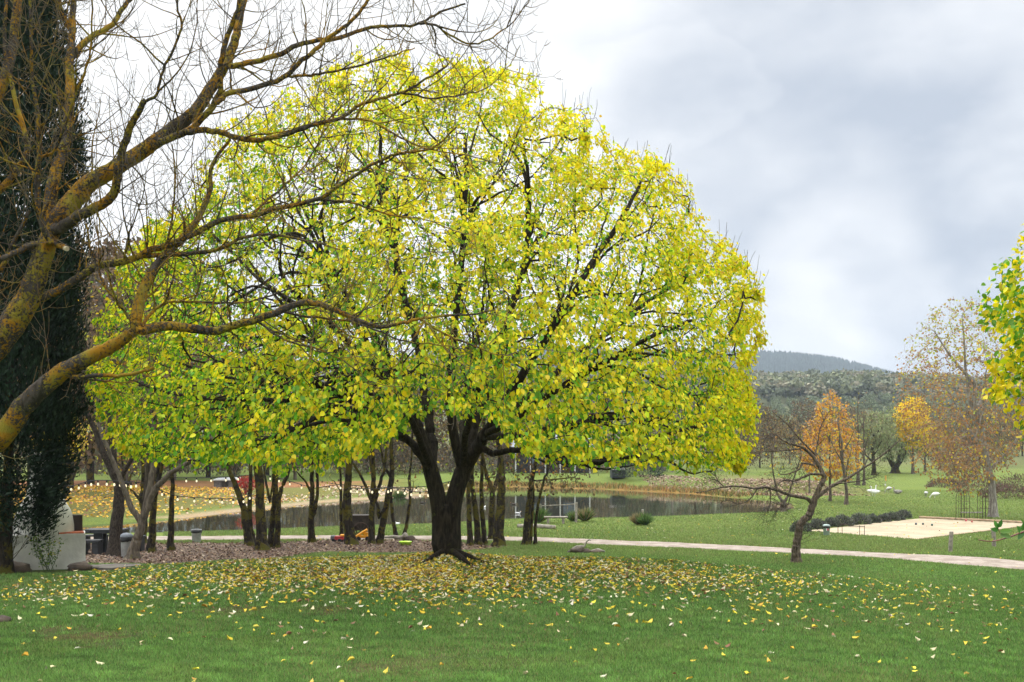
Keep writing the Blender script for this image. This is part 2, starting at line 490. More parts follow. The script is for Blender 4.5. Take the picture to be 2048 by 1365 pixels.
def sheet(name, pts_fn, mat, lift=.004, step=.3, poly=None, jag=0.0, seed=0):
    """a sheet that follows the ground inside poly"""
    x0, y0 = poly.min(0); x1, y1 = poly.max(0)
    gx = np.arange(x0 - step, x1 + step, step); gy = np.arange(y0 - step, y1 + step, step)
    A, B = np.meshgrid(gx, gy); a, b = A.ravel(), B.ravel()
    sd = poly_sd(a, b, poly) + jag * vnoise(a, b, 2.2, seed) + jag * .5 * vnoise(a, b, 5.5, seed + 1)
    z = HT(a, b) + lift - sstep(-sd, -.12, .10) * (lift + .06)
    n = len(gx); m = len(gy)
    ii = (np.arange(m - 1)[:, None] * n + np.arange(n - 1)[None]).ravel()
    f = np.stack([ii, ii + 1, ii + n + 1, ii + n], 1)
    keep = (sd[f] > -.55).any(1)
    f = f[keep]; used = np.unique(f); re = np.full(len(a), -1); re[used] = np.arange(len(used))
    return new_mesh(name, np.stack([a, b, z], 1)[used], re[f], mat)

# gravel path as a ribbon
t = NT('path_gravel')
f1 = t.noise(2.0, 5, .6); f2 = t.noise(70, 3, .7)
c = t.mix(t.ramp(f1, .35, .68), (.24, .19, .15), (.38, .32, .265))
c = t.mix(t.ramp(f2, .3, .75), t.mix(1.0, c, (.72, .72, .72), 'MULTIPLY'), t.mix(1.0, c, (1.2, 1.2, 1.2), 'MULTIPLY'))
PATHM = t.finish(c, .92, t.bump(f2, .5, .02))
fine = np.array(catmull(PATH, 40)); tang = np.gradient(fine, axis=0); tang /= np.linalg.norm(tang, axis=1)[:, None]
nrm = np.stack([-tang[:, 1], tang[:, 0]], 1)
rows = []
offs = np.linspace(-1.06, 1.06, 11)
for k, o_ in enumerate(offs):
    wv = PW * (1 + .07 * np.sin(np.arange(len(fine)) * .31) + .05 * np.sin(np.arange(len(fine)) * .83 + 1) + .03 * np.sin(np.arange(len(fine)) * 2.1))
    p = fine + nrm * (o_ * wv)[:, None]
    z = HT(p[:, 0], p[:, 1]) + (.022 if abs(o_) < 1.05 else -.05)
    rows.append(np.stack([p[:, 0], p[:, 1], z], 1))
pv = np.stack(rows, 1).reshape(-1, 3)
ii = (np.arange(len(fine) - 1)[:, None] * 11 + np.arange(10)[None]).ravel()
tag(new_mesh('path', pv, np.stack([ii, ii + 11, ii + 12, ii + 1], 1), PATHM), kind='structure')

t = NT('mulch')
f1 = t.noise(1.5, 4); v = t.node('ShaderNodeTexVoronoi', {'Vector': t.stretch((1, 1, 1)), 'Scale': 26.0})
c = t.mix(t.ramp(v.outputs['Color'], .2, .8), (.07, .045, .03), (.20, .135, .09))
c = t.mix(t.math('MULTIPLY', t.ramp(f1, .45, .7), .5), c, (.05, .06, .025))
MULCHM = t.finish(c, .95, t.bump(v.outputs['Distance'], .8, .03))
tag(sheet('mulch_bed', None, MULCHM, .012, .25, MULCH, .25, 50), kind='structure')

t = NT('court_sand')
f1 = t.noise(.8, 5); f2 = t.noise(60, 3)
c = t.mix(t.ramp(f1, .35, .68), (.35, .285, .19), (.46, .385, .265))
c = t.mix(t.ramp(f2, .3, .8), c, t.mix(1.0, c, (.8, .78, .75), 'MULTIPLY'))
SANDM = t.finish(c, .95, t.bump(f2, .3, .01))
tag(sheet('sand_court', None, SANDM, .015, .25, COURT, .05, 60), kind='structure')

# water
t = NT('pond_water')
w1 = t.noise(1.6, 3, .5, t.stretch((1, 1.0, 1))); w2 = t.noise(.35, 2); w3 = t.noise(7, 2)
h = t.math('ADD', t.math('MULTIPLY', w1, t.ramp(w2, .4, .7)), t.math('MULTIPLY', w3, .12))
WATERM = t.finish((.035, .036, .022), .03, t.bump(h, .05, .06), IOR=1.33)
pm = np.array([POND[:, 0].min() - 1, POND[:, 1].min() - 1, POND[:, 0].max() + 1, POND[:, 1].max() + 1])
tag(new_mesh('pond_water', [(pm[0], pm[1], WATER), (pm[2], pm[1], WATER), (pm[2], pm[3], WATER), (pm[0], pm[3], WATER)], np.array([[0, 1, 2, 3]]), WATERM), kind='structure')

# ------------------------------------------------------------------ tree machinery
class Skel:
    def __init__(s): s.p = []; s.par = []; s.r = []
    def add(s, p, par, r=0.0):
        s.p.append(Vector(p)); s.par.append(par); s.r.append(r); return len(s.p) - 1
    def poly(s, pts, r0, r1, parent=-1, n=4, start=False, jit=0.0, pw=1.0):
        c = catmull(pts, n)
        idx = []
        for k, q in enumerate(c):
            u = k / (len(c) - 1)
            q = Vector(q)
            if jit and 0 < k: q += Vector((random.gauss(0, 1), random.gauss(0, 1), random.gauss(0, 1))) * jit
            parent = s.add(q, parent, r0 + (r1 - r0) * u ** pw)
            idx.append(parent)
        return idx
    def nearest(s, p, cand=None):
        p = Vector(p); best = -1; bd = 1e9
        for i in (cand if cand is not None else range(len(s.p))):
            d = (s.p[i] - p).length_squared
            if d < bd: bd = d; best = i
        return best
    def grow(s, att, step, infl, kill, iters, trop=(0, 0, .1), wob=.15, seeds=None):
        att = [Vector(a) for a in att]
        near = [(-1, 1e9)] * len(att); alive = list(range(len(att)))
        new = list(range(len(s.p))) if seeds is None else list(seeds)
        trop = Vector(trop)
        for it in range(iters):
            if not new or not alive: break
            kd = kdtree.KDTree(len(new))
            for i in new: kd.insert(s.p[i], i)
            kd.balance()
            for a in alive:
                co, i, d = kd.find(att[a])
                if d < near[a][1]: near[a] = (i, d)
            alive = [a for a in alive if near[a][1] > kill]
            acc = {}
            for a in alive:
                i, d = near[a]
                if d < infl:
                    v = (att[a] - s.p[i]) / d
                    if i in acc: acc[i] += v
                    else: acc[i] = v.copy()
            new = []
            for i, v in acc.items():
                if v.length < 1e-4: continue
                v = v.normalized() + trop + Vector((random.gauss(0, wob), random.gauss(0, wob), random.gauss(0, wob)))
                q = s.p[i] + v.normalized() * step
                # avoid stacking on the same spot
                new.append(s.add(q, i))
            if not new: break
            # drop nodes that duplicate a sibling
            seen = getattr(s, '_seen', set()); keep = []
            for j in new:
                k = (round(s.p[j].x / step * 3), round(s.p[j].y / step * 3), round(s.p[j].z / step * 3))
                if k in seen: continue
                seen.add(k); keep.append(j)
            s._seen = seen
            new = keep
    def pipe(s, tip=.004, e=2.0, cap=9.0):
        n = len(s.p); acc = [0.0] * n; kids = [0] * n
        for i in range(n):
            if s.par[i] >= 0: kids[s.par[i]] += 1
        te = tip ** e
        for i in range(n - 1, -1, -1):
            if kids[i] == 0: acc[i] = max(acc[i], te)
            v = acc[i]
            r = v ** (1 / e)
            if s.r[i] <= 0: s.r[i] = r
            elif s.r[i] < r: s.r[i] = min(r, s.r[i] * cap)
            if s.par[i] >= 0: acc[s.par[i]] += v
        s.kids = kids
    def side(s, idx, n, length, r, ang=(35, 65), up=.2, lvl=2, curl=.25, tmin=.2, taper=.5, flat=None, wig=.12, seg=.16):
        """random side branches along the node list idx"""
        if len(idx) < 3: return
        for k in range(n):
            u = tmin + (1 - tmin) * (k + random.random()) / n
            j = idx[min(int(u * (len(idx) - 1)), len(idx) - 1)]
            i0 = s.par[j] if s.par[j] >= 0 else j
            d = (s.p[j] - s.p[i0])
            if d.length < 1e-6: continue
            d.normalize()
            rv = Vector((random.gauss(0, 1), random.gauss(0, 1) * (.6 if flat else 1), random.gauss(0, 1)))
            perp = (rv - d * rv.dot(d))
            if perp.length < 1e-3: continue
            perp.normalize()
            a = math.radians(random.uniform(*ang))
            v = (d * math.cos(a) + perp * math.sin(a) + Vector((0, 0, up))).normalized()
            L = length * (1 - taper * u) * random.uniform(.55, 1.25)
            rr = min(r * (1 - .5 * u) * random.uniform(.7, 1.1), s.r[j] * .8)
            m = max(3, int(L / seg))
            cur = j; pos = s.p[j].copy(); ids = []
            bend = Vector((random.gauss(0, 1), random.gauss(0, 1), random.gauss(0, .6))) * wig
            for q in range(m):
                v = (v + bend * .4 + Vector((random.gauss(0, 1), random.gauss(0, 1), random.gauss(0, 1))) * wig * .7 + Vector((0, 0, curl * (q / m)))).normalized()
                pos = pos + v * (L / m)
                if pos.y < 2.5: break
                cur = s.add(pos, cur, max(rr * (1 - .72 * (q + 1) / m), .0022)); ids.append(cur)
            if lvl > 1 and len(ids) > 2:
                s.side(ids, max(2, int(L / .26)), L * .5, rr * .55, ang, up * .8, lvl - 1, curl, .15, taper, flat, wig, seg * .8)
    def mesh(s, name, mat, parent=None, origin=(0, 0, 0), flute=.0, thin=(.008, .022), flare=None, sides=((.12, 16), (.045, 9), (.016, 5), (0, 3)), rmin=0.0):
        n = len(s.p)
        D = [None] * n; U = [None] * n; main = [-1] * n
        for i in range(n):
            p = s.par[i]
            if p >= 0:
                if main[p] < 0 or s.r[i] > s.r[main[p]]: main[p] = i
        for i in range(n):
            p = s.par[i]
            if p < 0:
                m = main[i]
                d = (s.p[m] - s.p[i]).normalized() if m >= 0 else Vector((0, 0, 1))
                u = d.cross(Vector((0, 1, 0)))
                if u.length < .1: u = d.cross(Vector((1, 0, 0)))
                D[i] = d; U[i] = u.normalized(); continue
            d1 = (s.p[i] - s.p[p])
            d1 = d1.normalized() if d1.length > 1e-7 else D[p]
            m = main[i]
            if m >= 0:
                d2 = s.p[m] - s.p[i]
                d = (d1 + (d2.normalized() if d2.length > 1e-7 else d1))
                d = d.normalized() if d.length > 1e-3 else d1
            else: d = d1
            u = U[p] - d * U[p].dot(d)
            if u.length < 1e-3: u = d.cross(Vector((0, 0, 1))) + Vector((1e-3, 0, 0))
            D[i] = d; U[i] = u.normalized()
        pos = np.array([tuple(v) for v in s.p]); dd = np.array([tuple(v) for v in D]); uu = np.array([tuple(v) for v in U])
        ww = np.cross(dd, uu); rad = np.array(s.r); par = np.array(s.par)
        seg = np.where(par >= 0)[0]; seg = seg[rad[seg] >= rmin]
        if flare:
            z0, h, k = flare; rad = rad * (1 + k * np.exp(-np.maximum(pos[:, 2] - z0, 0) / h) * (rad > .04))
        ismain = np.array([main[par[i]] == i for i in seg])
        V = []; Fc = []; T = []; base = 0
        for qi, (lim, ns) in enumerate(sides):
            hi = sides[qi - 1][0] if qi else 1e9
            r_ = rad[seg]; sel = seg[(r_ >= lim) & (r_ < hi)]; im = ismain[(r_ >= lim) & (r_ < hi)]
            if not len(sel): continue
            p = par[sel]
            fr = np.where(im, p, sel)
            r0 = np.where(im, rad[p], np.minimum(rad[sel] * 1.15, rad[p]))
            ang = np.linspace(0, 2 * PI, ns, endpoint=False)
            ca, sa = np.cos(ang)[None, :, None], np.sin(ang)[None, :, None]
            def ring(frm, cen, rr):
                rr2 = np.repeat(rr[:, None], ns, 1)
                if flute and ns >= 9:
                    zz = cen[:, 2:3]; A = ang[None]
                    rr2 = rr2 * (1 + flute * (np.sin(3 * A + zz * 1.1 + 1) * .6 + np.sin(5 * A - zz * 1.9) * .5 + np.sin(8 * A + zz * 3 + 2) * .35 + .25 * np.sin(2 * A + zz * 2.3)))
                return cen[:, None] + (uu[frm][:, None] * ca + ww[frm][:, None] * sa) * rr2[:, :, None]
            a = ring(fr, pos[p], r0); b = ring(sel, pos[sel], rad[sel])
            m = len(sel)
            V.append(np.concatenate([a, b], 1).reshape(-1, 3))
            k = np.arange(ns); k2 = (k + 1) % ns
            q = np.stack([k, k2, k2 + ns, k + ns], 1)[None] + (np.arange(m) * 2 * ns)[:, None, None] + base
            Fc.append(q.reshape(-1, 4)); base += m * 2 * ns
            th = 1 - np.clip((np.stack([r0, rad[sel]], 1) - thin[0]) / (thin[1] - thin[0]), 0, 1)
            T.append(np.repeat(th, ns, 1).ravel())
        V = np.concatenate(V) - np.array(origin)[None]
        return new_mesh(name, V, Fc, mat, parent, True, attrs={'thin': np.concatenate(T)})

def unit(a): return a / np.maximum(np.linalg.norm(a, axis=-1, keepdims=True), 1e-9)
LEAF_T = (np.array([[0, 0, 0], [1, 0, -.10], [.33, 0, -.03], [.70, 0, -.05], [.24, .30, .07], [.64, .27, .05], [.24, -.30, .07], [.64, -.27, .05]]),
          [np.array([[0, 2, 4], [3, 1, 5], [0, 6, 2], [3, 7, 1]]), np.array([[2, 3, 5, 4], [2, 6, 7, 3]])])
LEAF_Q = (np.array([[0, 0, 0], [.5, .36, .06], [1, 0, -.03], [.5, -.36, .06]]), [np.array([[0, 1, 2, 3]])])
LEAF_L = (np.array([[0, 0, 0], [.45, .42, .12], [1, .05, .1], [.55, -.1, -.05], [.4, -.45, .16]]), [np.array([[0, 3, 2, 1], ]), np.array([[0, 4, 3]])])
BLADE = (np.array([[0, -.5, 0], [0, .5, 0], [1, 0, 0]]), [np.array([[0, 1, 2]])])
def leaves(name, pos, ax, nr, size, col, mat, parent=None, tpl=LEAF_T, origin=(0, 0, 0), width=1.0, curl=0.0):
    pos = np.asarray(pos) - np.array(origin)[None]; ax = unit(np.asarray(ax)); nr = np.asarray(nr)
    sd = unit(np.cross(nr, ax)); nn = np.cross(ax, sd)
    T, fs = tpl; size = np.asarray(size)[:, None, None]
    wz = np.ones(len(pos)) if np.isscalar(curl) else curl
    V = pos[:, None] + (ax[:, None] * T[None, :, 0:1] + sd[:, None] * T[None, :, 1:2] * (width if np.isscalar(width) else width[:, None, None]) + nn[:, None] * T[None, :, 2:3] * (1 + np.asarray(curl).reshape(-1, 1, 1) if not np.isscalar(curl) else 1)) * size
    k = len(T); off = (np.arange(len(pos)) * k)[:, None, None]
    F_ = [(f[None] + off).reshape(-1, f.shape[1]) for f in fs]
    C = np.repeat(np.asarray(col), k, 0)
    return new_mesh(name, V.reshape(-1, 3), F_, mat, parent, False, col=C)
def pick(cols, w, n, var=.12):
    cols = np.array(cols); w = np.asarray(w, float)
    if w.ndim == 1: idx = np.random.choice(len(cols), n, p=w / w.sum())
    else:
        c = np.cumsum(w / w.sum(1, keepdims=True), 1); idx = (np.random.rand(n, 1) > c).sum(1).clip(0, len(cols) - 1)
    return np.clip(cols[idx] * (1 + var * np.random.randn(n, 1)) * (1 + .04 * np.random.randn(n, 3)), .003, .95)

BARK_MAIN = mat_bark('bark_dark', (.010, .008, .006), (.052, .042, .030), (.10, .075, .012), (.05, .055, .015), .18, 1.0, (.022, .015, .011))
BARK_LICHEN = mat_bark('bark_lichen', (.030, .024, .018), (.125, .105, .085), (.42, .205, .012), (.31, .25, .03), .62, 1.1, (.20, .165, .12), fine=34)
BARK_GROVE = mat_bark('bark_grove', (.010, .008, .006), (.050, .040, .028), (.10, .075, .012), (.08, .075, .012), .58, .8, (.07, .055, .04))
BARK_GREY = mat_bark('bark_grey', (.06, .048, .036), (.20, .165, .125), (.22, .15, .03), (.16, .15, .06), .16, .9, (.15, .12, .09))
BARK_CROOK = mat_bark('bark_brown_grey', (.04, .03, .022), (.22, .17, .125), (.25, .17, .03), (.16, .15, .06), .15, 1.2, (.045, .035, .028))
BARK_PALE = mat_bark('bark_pale', (.15, .13, .11), (.42, .39, .35), (.22, .16, .1), (.3, .28, .24), .15, .5, (.36, .29, .21))
BARK_ROUGH = mat_bark('bark_ridged', (.014, .011, .009), (.10, .078, .06), (.08, .06, .02), (.05, .05, .02), .15, 2.4, (.05, .04, .03), bump=1.0)

# ------------------------------------------------------------------ the great yellow tree
TD = 20.0
SIL = [(165, 775), (185, 690), (175, 640), (215, 590), (235, 520), (290, 440), (345, 415), (385, 320), (430, 265), (520, 200), (575, 165), (600, 190), (625, 140), (690, 105), (750, 80), (815, 92), (838, 125), (846, 158), (868, 118), (930, 104), (1010, 126), (1068, 148), (1086, 180), (1086, 232), (1108, 204), (1150, 192), (1192, 218), (1200, 255), (1190, 312), (1220, 280), (1265, 268), (1330, 305), (1385, 365), (1410, 430), (1408, 500), (1432, 462), (1465, 468), (1508, 525), (1535, 600), (1528, 690), (1515, 745), (1530, 830), (1505, 915), (1440, 950), (1380, 945), (1300, 925), (1200, 935), (1100, 925), (1020, 885), (970, 835), (900, 808), (835, 835), (765, 890), (700, 935), (560, 945), (400, 945), (270, 925), (215, 870)]
SILP = np.array(SIL, float)
SIDE = np.array([p for p in SIL if not (250 < p[0] < 1460 and p[1] > 820)], float)
def in_crown(x, y, z):
    px = 1024 + x / y * F; py = HY + (CAMZ - z) / y * F
    sd = poly_sd(px, py, SILP)
    # thickness measured to the upper and side outline only
    up = np.full(px.shape, 1e9)
    for a, b in zip(SIDE, np.roll(SIDE, -1, 0)):
        if math.hypot(*(a - b)) > 400: continue
        e = b - a; t = np.clip(((px - a[0]) * e[0] + (py - a[1]) * e[1]) / (e @ e + 1e-9), 0, 1)
        up = np.minimum(up, np.hypot(px - a[0] - t * e[0], py - a[1] - t * e[1]))
    u = np.clip(up / 430, 0, 1); th = 6.1 * np.sqrt(1 - (1 - u) ** 2)
    dep = np.abs(y - TD - .2) / np.maximum(th, .05)
    outer = np.maximum(dep, 1 - np.clip(up / 200, 0, 1))
    in_crown.up = up
    ok = (sd > 0) & (dep < 1) & (z > 1.75 + .05 * np.abs(y - TD))
    return ok, outer
def main_tree():
    base = Vector((pxw(896, TD), TD, H1(pxw(896, TD), TD)))
    root = thing('broadleaf_tree', 'huge rounded tree with yellow green leaves and dark splitting trunk on the lawn', 'tree', base)
    s = Skel()
    q = lambda px, py, dd=0: P(px, py, TD + dd)
    r = lambda w: w / 2 / 99.5
    tr = s.poly([q(897, 1132), q(895, 1100), q(893, 1060), q(891, 1030), q(889, 1008)], r(41), r(43), -1, 4)
    for k_, f_ in ((-1, .55), (-2, .82), (-3, .96)): s.r[tr[k_]] *= f_
    L = s.poly([q(884, 1085, -.02), q(882, 1045), q(878, 1008), q(868, 965), q(860, 935)], r(34), r(27), tr[2], 4)
    R = s.poly([q(902, 1085, -.03), q(903, 1045), q(907, 1005), q(918, 965), q(926, 940)], r(35), r(28), tr[2], 4)
    st = []
    def limb(par, pts, w0, w1, n=5):
        i = s.poly([q(*p) for p in pts], r(w0 * .88), r(w1), par, n, jit=.012); st.append(i); return i
    limb(L[-3], [(845, 915, -.2), (810, 875, -.6), (766, 842, -1.2), (700, 800, -2.2), (620, 762, -3.0), (520, 735, -3.6)], 19, 7)
    limb(L[-1], [(850, 900, -.1), (834, 850, -.2), (820, 805, -.2), (790, 740, -.3), (740, 660, -.6), (680, 570, -.8), (620, 460, -1)], 26, 7)
    limb(L[-1], [(866, 890, .3), (858, 850, .5), (852, 800, .7), (835, 700, 1.1), (800, 560, 1.3), (770, 400, 1.2), (760, 260, 1)], 24, 7)
    limb(L[-2], [(842, 880, .7), (800, 810, 1.6), (730, 740, 2.6), (620, 680, 3.4), (500, 620, 3.6)], 17, 6)
    limb(R[-1], [(912, 890, -.2), (903, 840, -.3), (900, 790, -.5), (905, 690, -.7), (920, 560, -.7), (930, 420, -.4), (930, 270, 0)], 23, 7)
    limb(R[-1], [(936, 895, .2), (950, 850, .4), (968, 800, .6), (1000, 700, .9), (1040, 560, 1.2), (1060, 420, 1.2), (1050, 290, 1)], 25, 7)
    R3 = limb(R[-2], [(946, 910, -.2), (966, 875, -.4), (988, 838, -.7), (1030, 770, -1.0), (1090, 680, -1.3), (1150, 580, -1.2), (1230, 460, -1), (1280, 370, -.6)], 27, 7)
    limb(R3[6], [(1010, 850, -1.2), (1080, 800, -1.8), (1180, 740, -2.2), (1290, 680, -2.4), (1390, 640, -2.0)], 15, 6)
    limb(R3[9], [(1120, 740, .2), (1220, 660, 1.4), (1330, 580, 1.8), (1420, 540, 1.6)], 13, 6)
    limb(R3[3], [(985, 908, -.5), (1050, 900, -1.3), (1110, 915, -1.8), (1150, 926, -2.0), (1230, 912, -2.4), (1300, 880, -2.7), (1400, 850, -2.6)], 14, 6)
    limb(R3[5], [(1040, 870, .6), (1130, 850, 1.6), (1240, 830, 2.4), (1370, 800, 2.8)], 13, 5)
    limb(L[-1], [(840, 880, -1), (800, 800, -2.2), (720, 720, -3.4), (640, 620, -4)], 15, 5)
    limb(R[-1], [(930, 870, -1), (960, 770, -2.4), (1010, 650, -3.6), (1060, 520, -4)], 15, 5)
    limb(R[-1], [(925, 880, 1), (930, 790, 2.4), (960, 650, 3.8), (980, 500, 4)], 14, 5)
    limb(L[-1], [(852, 880, 1), (800, 780, 2.6), (700, 640, 3.8), (600, 500, 3.6)], 14, 5)
    limb(st[1][9], [(740, 720, -1), (640, 640, -1.8), (520, 560, -2), (420, 460, -1.6)], 12, 5)
    limb(st[0][12], [(600, 800, -2.5), (480, 800, -3), (360, 790, -2.6), (260, 760, -1.6)], 10, 5)
    limb(st[3][10], [(620, 760, 2.4), (480, 760, 2.6), (340, 720, 2.0)], 10, 5)
    # second-order limbs that fan out towards the shell
    limbn = [i for k in st for i in k[3:]]
    ta = np.random.rand(6000, 3) * np.array([15.5, 12.6, 9.2]) + np.array([-9.4, TD - 6.2, 1.6])
    ok, ou = in_crown(ta[:, 0], ta[:, 1], ta[:, 2]); ta = ta[ok & (ou > .45) & (ou < .86)]; tn = []
    for q_ in ta:
        if all(np.sum((q_ - w_) ** 2) > .62 for w_ in tn): tn.append(q_)
        if len(tn) > 230: break
    fork = base + Vector((0, 0, 2.0))
    lp = np.array([tuple(s.p[i]) for i in limbn]); ld = np.linalg.norm(lp - np.array(fork)[None], axis=1)
    for q_ in tn:
        T_ = Vector(q_); dT = (T_ - fork).length
        okk = ld < dT * .62
        dist = np.linalg.norm(lp - q_[None], axis=1) + np.abs(ld - dT * .42) * .35 + (lp[:, 2] > q_[2] + .2) * 2; dist[~okk] = 1e9
        j = limbn[int(np.argmin(dist))]; p0 = s.p[j]; L_ = (T_ - p0).length
        pd_ = (s.p[j] - s.p[s.par[j]]).normalized()
        m1 = p0 + (pd_ * .55 + (T_ - p0).normalized() * .45) * L_ * .35; m2 = p0.lerp(T_, .68) + Vector((0, 0, -.05 * L_)) + (T_ - fork).normalized() * .03 * L_
        st.append(s.poly([p0 + (m1 - p0) * .1, m1, m2, T_], min(.008 + .0085 * L_, s.r[j] * .8), .006, j, 5, jit=.012))
    # surface roots
    for a, b in ((1010, 1137), (975, 1146), (820, 1138)):
        g = G(a, b, 15); e = Vector(g); m1 = base.lerp(e, .35); m2 = base.lerp(e, .7)
        s.poly([base + Vector((0, 0, .12)), (m1.x, m1.y, H1(m1.x, m1.y) + .05), (m2.x, m2.y, H1(m2.x, m2.y) + .01), (e.x, e.y, H1(e.x, e.y) - .05)], .06, .015, tr[0], 5)
    n = 26000
    a = np.random.rand(n * 5, 3) * np.array([15.5, 12.6, 9.2]) + np.array([-9.4, TD - 6.2, 1.6])
    ok, outer = in_crown(a[:, 0], a[:, 1], a[:, 2])
    a = a[ok]; outer = outer[ok]
    pr = .22 + .78 * sstep(outer, .25, .9)
    a = a[np.random.rand(len(a)) < pr][:17000]
    print('attractors', len(a))
    seeds = [i for k in st for i in k[2:]]
    s.grow(a, .15, 2.2, .19, 105, (0, 0, .06), .14, seeds)
    # bare upright shoots on the rim
    s.pipe(.0042, 2.12, 1.12)
    tips = [i for i in range(len(s.p)) if s.kids[i] == 0]
    tp = np.array([tuple(s.p[i]) for i in tips])
    ok, outer = in_crown(tp[:, 0], tp[:, 1], tp[:, 2])
    print('nodes', len(s.p), 'tips', len(tips))
    n_leafy = len(s.p)
    for j, i in enumerate(tips):
        zrel = (s.p[i].z - 2) / 8
        if in_crown.up[j] < 45 and s.p[i].z > 4.2 and random.random() < .15 + .75 * max(0, zrel - .15):
            pos = s.p[i].copy(); cur = i; v = Vector((random.gauss(0, .25), random.gauss(0, .25), 1)) + (s.p[i] - base).normalized() * .35
            m = random.randint(2, 5)
            for k in range(m):
                v = (v.normalized() + Vector((random.gauss(0, .12), random.gauss(0, .12), .1))).normalized()
                pos = pos + v * random.uniform(.07, .13); cur = s.add(pos, cur, .0048 - .0005 * k)
    s.mesh('trunk', BARK_MAIN, root, base, .05, (.004, .02), (base.z, .22, .30))
    # leaves
    pos = np.array([tuple(v) for v in s.p]); rad = np.array(s.r); par = np.array(s.par)
    dirv = pos - pos[np.maximum(par, 0)]
    cand = np.where((rad < .012) & (par >= 0) & (pos[:, 2] > 1.5) & (np.arange(len(pos)) < n_leafy))[0]
    ok, outer = in_crown(pos[cand, 0], pos[cand, 1], pos[cand, 2])
    w = .35 + .65 * sstep(outer, .2, .8)
    w = w * (1 + .5 * (1 - sstep(in_crown.up, 20, 130)))
    w = w * (1 - .5 * sstep(-pos[cand, 0], 4.0, 6.5) * (1 - sstep(pos[cand, 2], 4.5, 6.5)) * sstep(vnoise(pos[cand, 0], pos[cand, 2] + pos[cand, 1], 2.0, 81), -.3, .2))
    # loose holes through the upper crown
    hole = sstep(vnoise(pos[cand, 0] * 1.0 + pos[cand, 1] * .3, pos[cand, 2] * 1.15, 1.9, 77), -.05, .45) * sstep(pos[cand, 2], 3.3, 5.0)
    w = w * (1 - .80 * hole) * (.25 + .75 * sstep(vnoise(pos[cand, 0] * 1.1 + 3, pos[cand, 2] * 1.4 + pos[cand, 1] * 1.0, 2.7, 79), -.5, .25))
    NL = 132000
    ch = np.random.choice(cand, NL, p=w / w.sum())
    po = pos[ch] + np.random.randn(NL, 3) * .055
    o2 = in_crown(po[:, 0], po[:, 1], po[:, 2])[1]
    outd = unit(po - np.array([base.x, TD, 4.5])[None])
    ax = outd * .45 + np.random.randn(NL, 3) * .42 + np.array([0, 0, -.75])[None]
    nr = outd * .7 + np.random.randn(NL, 3) * .55 + np.array([0, 0, .35])[None]
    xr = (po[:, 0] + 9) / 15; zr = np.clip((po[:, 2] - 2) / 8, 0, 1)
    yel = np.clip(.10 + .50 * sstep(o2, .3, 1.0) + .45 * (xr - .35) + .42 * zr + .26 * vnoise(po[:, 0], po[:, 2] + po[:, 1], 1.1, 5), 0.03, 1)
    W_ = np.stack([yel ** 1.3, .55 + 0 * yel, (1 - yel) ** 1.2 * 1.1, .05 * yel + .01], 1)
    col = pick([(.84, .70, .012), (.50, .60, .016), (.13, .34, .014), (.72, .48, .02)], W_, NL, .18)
    size = np.random.uniform(.055, .118, NL) * (1 - .22 * zr)
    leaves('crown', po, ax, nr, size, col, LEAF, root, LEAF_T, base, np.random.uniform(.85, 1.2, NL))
    return root
main_tree()

# ------------------------------------------------------------------ generic smaller tree
GREENS = [(.10, .22, .02), (.28, .40, .03), (.60, .50, .03)]
def build_tree(name, label, base, stems, att=None, step=.16, infl=1.6, kill=.2, iters=60, bark=None, tip=.0035, e=2.1, lf=None, group=None,
               flute=.04, flare=(.12, .6), sides=None, trop=(0, 0, .1), side=None, rmin=0, seed=1, wob=.15, cap=9.0):
    """stems: list of (points, r0, r1, parent (stem, fraction) or None)"""
    random.seed(seed); np.random.seed(seed)
    root = thing(name, label, 'tree', base, 0, group)
    s = Skel(); runs = []
    for pts, r0, r1, par in stems:
        if par is None: pi = -1
        else:
            run = runs[par[0]]; pi = run[min(int(par[1] * len(run)), len(run) - 1)]
        runs.append(s.poly(pts, r0, r1, pi, 5, jit=min(.01, r0 * .1)))
    if side:
        for k, run in enumerate(runs):
            s.side(run, **side)
    if att is not None and len(att):
        seeds = [i for k in runs for i in k[len(k) // 3:]]
        s.grow(att, step, infl, kill, iters, trop, wob, seeds)
    s.pipe(tip, e, cap)
    s.mesh('trunk', bark or BARK_GROVE, root, base, flute, (tip * 1.2, tip * 5), (base.z, flare[0], flare[1]) if flare else None, sides or ((.12, 14), (.04, 8), (.012, 4), (0, 3)), rmin)
    if lf:
        pos = np.array([tuple(v) for v in s.p]); rad = np.array(s.r); par = np.array(s.par)
        c = np.where((rad < lf.get('thr', .01)) & (par >= 0) & (pos[:, 2] > lf.get('zmin', base.z + .5)))[0]
        if len(c):
            n = lf['n']
            w = lf['w'](pos[c]) if 'w' in lf else np.ones(len(c))
            w = np.maximum(w, 1e-5)
            ch = np.random.choice(c, n, p=w / w.sum())
            po = pos[ch] + np.random.randn(n, 3) * lf.get('sp', .06)
            cen = pos[c].mean(0)
            ax = unit(po - cen[None]) * .4 + np.random.randn(n, 3) * .5 + np.array([0, 0, lf.get('droop', -.6)])[None]
            nr = unit(po - cen[None]) * .5 + np.random.randn(n, 3) * .7 + np.array([0, -.25, .3])[None]
            W_ = lf['cw'](po) if callable(lf['cw']) else np.tile(np.array(lf['cw'], float), (n, 1))
            col = pick(lf['cols'], W_, n, lf.get('var', .14))
            leaves('crown', po, ax, nr, np.random.uniform(*lf['size'], n), col, lf.get('mat', LEAF), root, lf.get('tpl', LEAF_T), base)
    return root
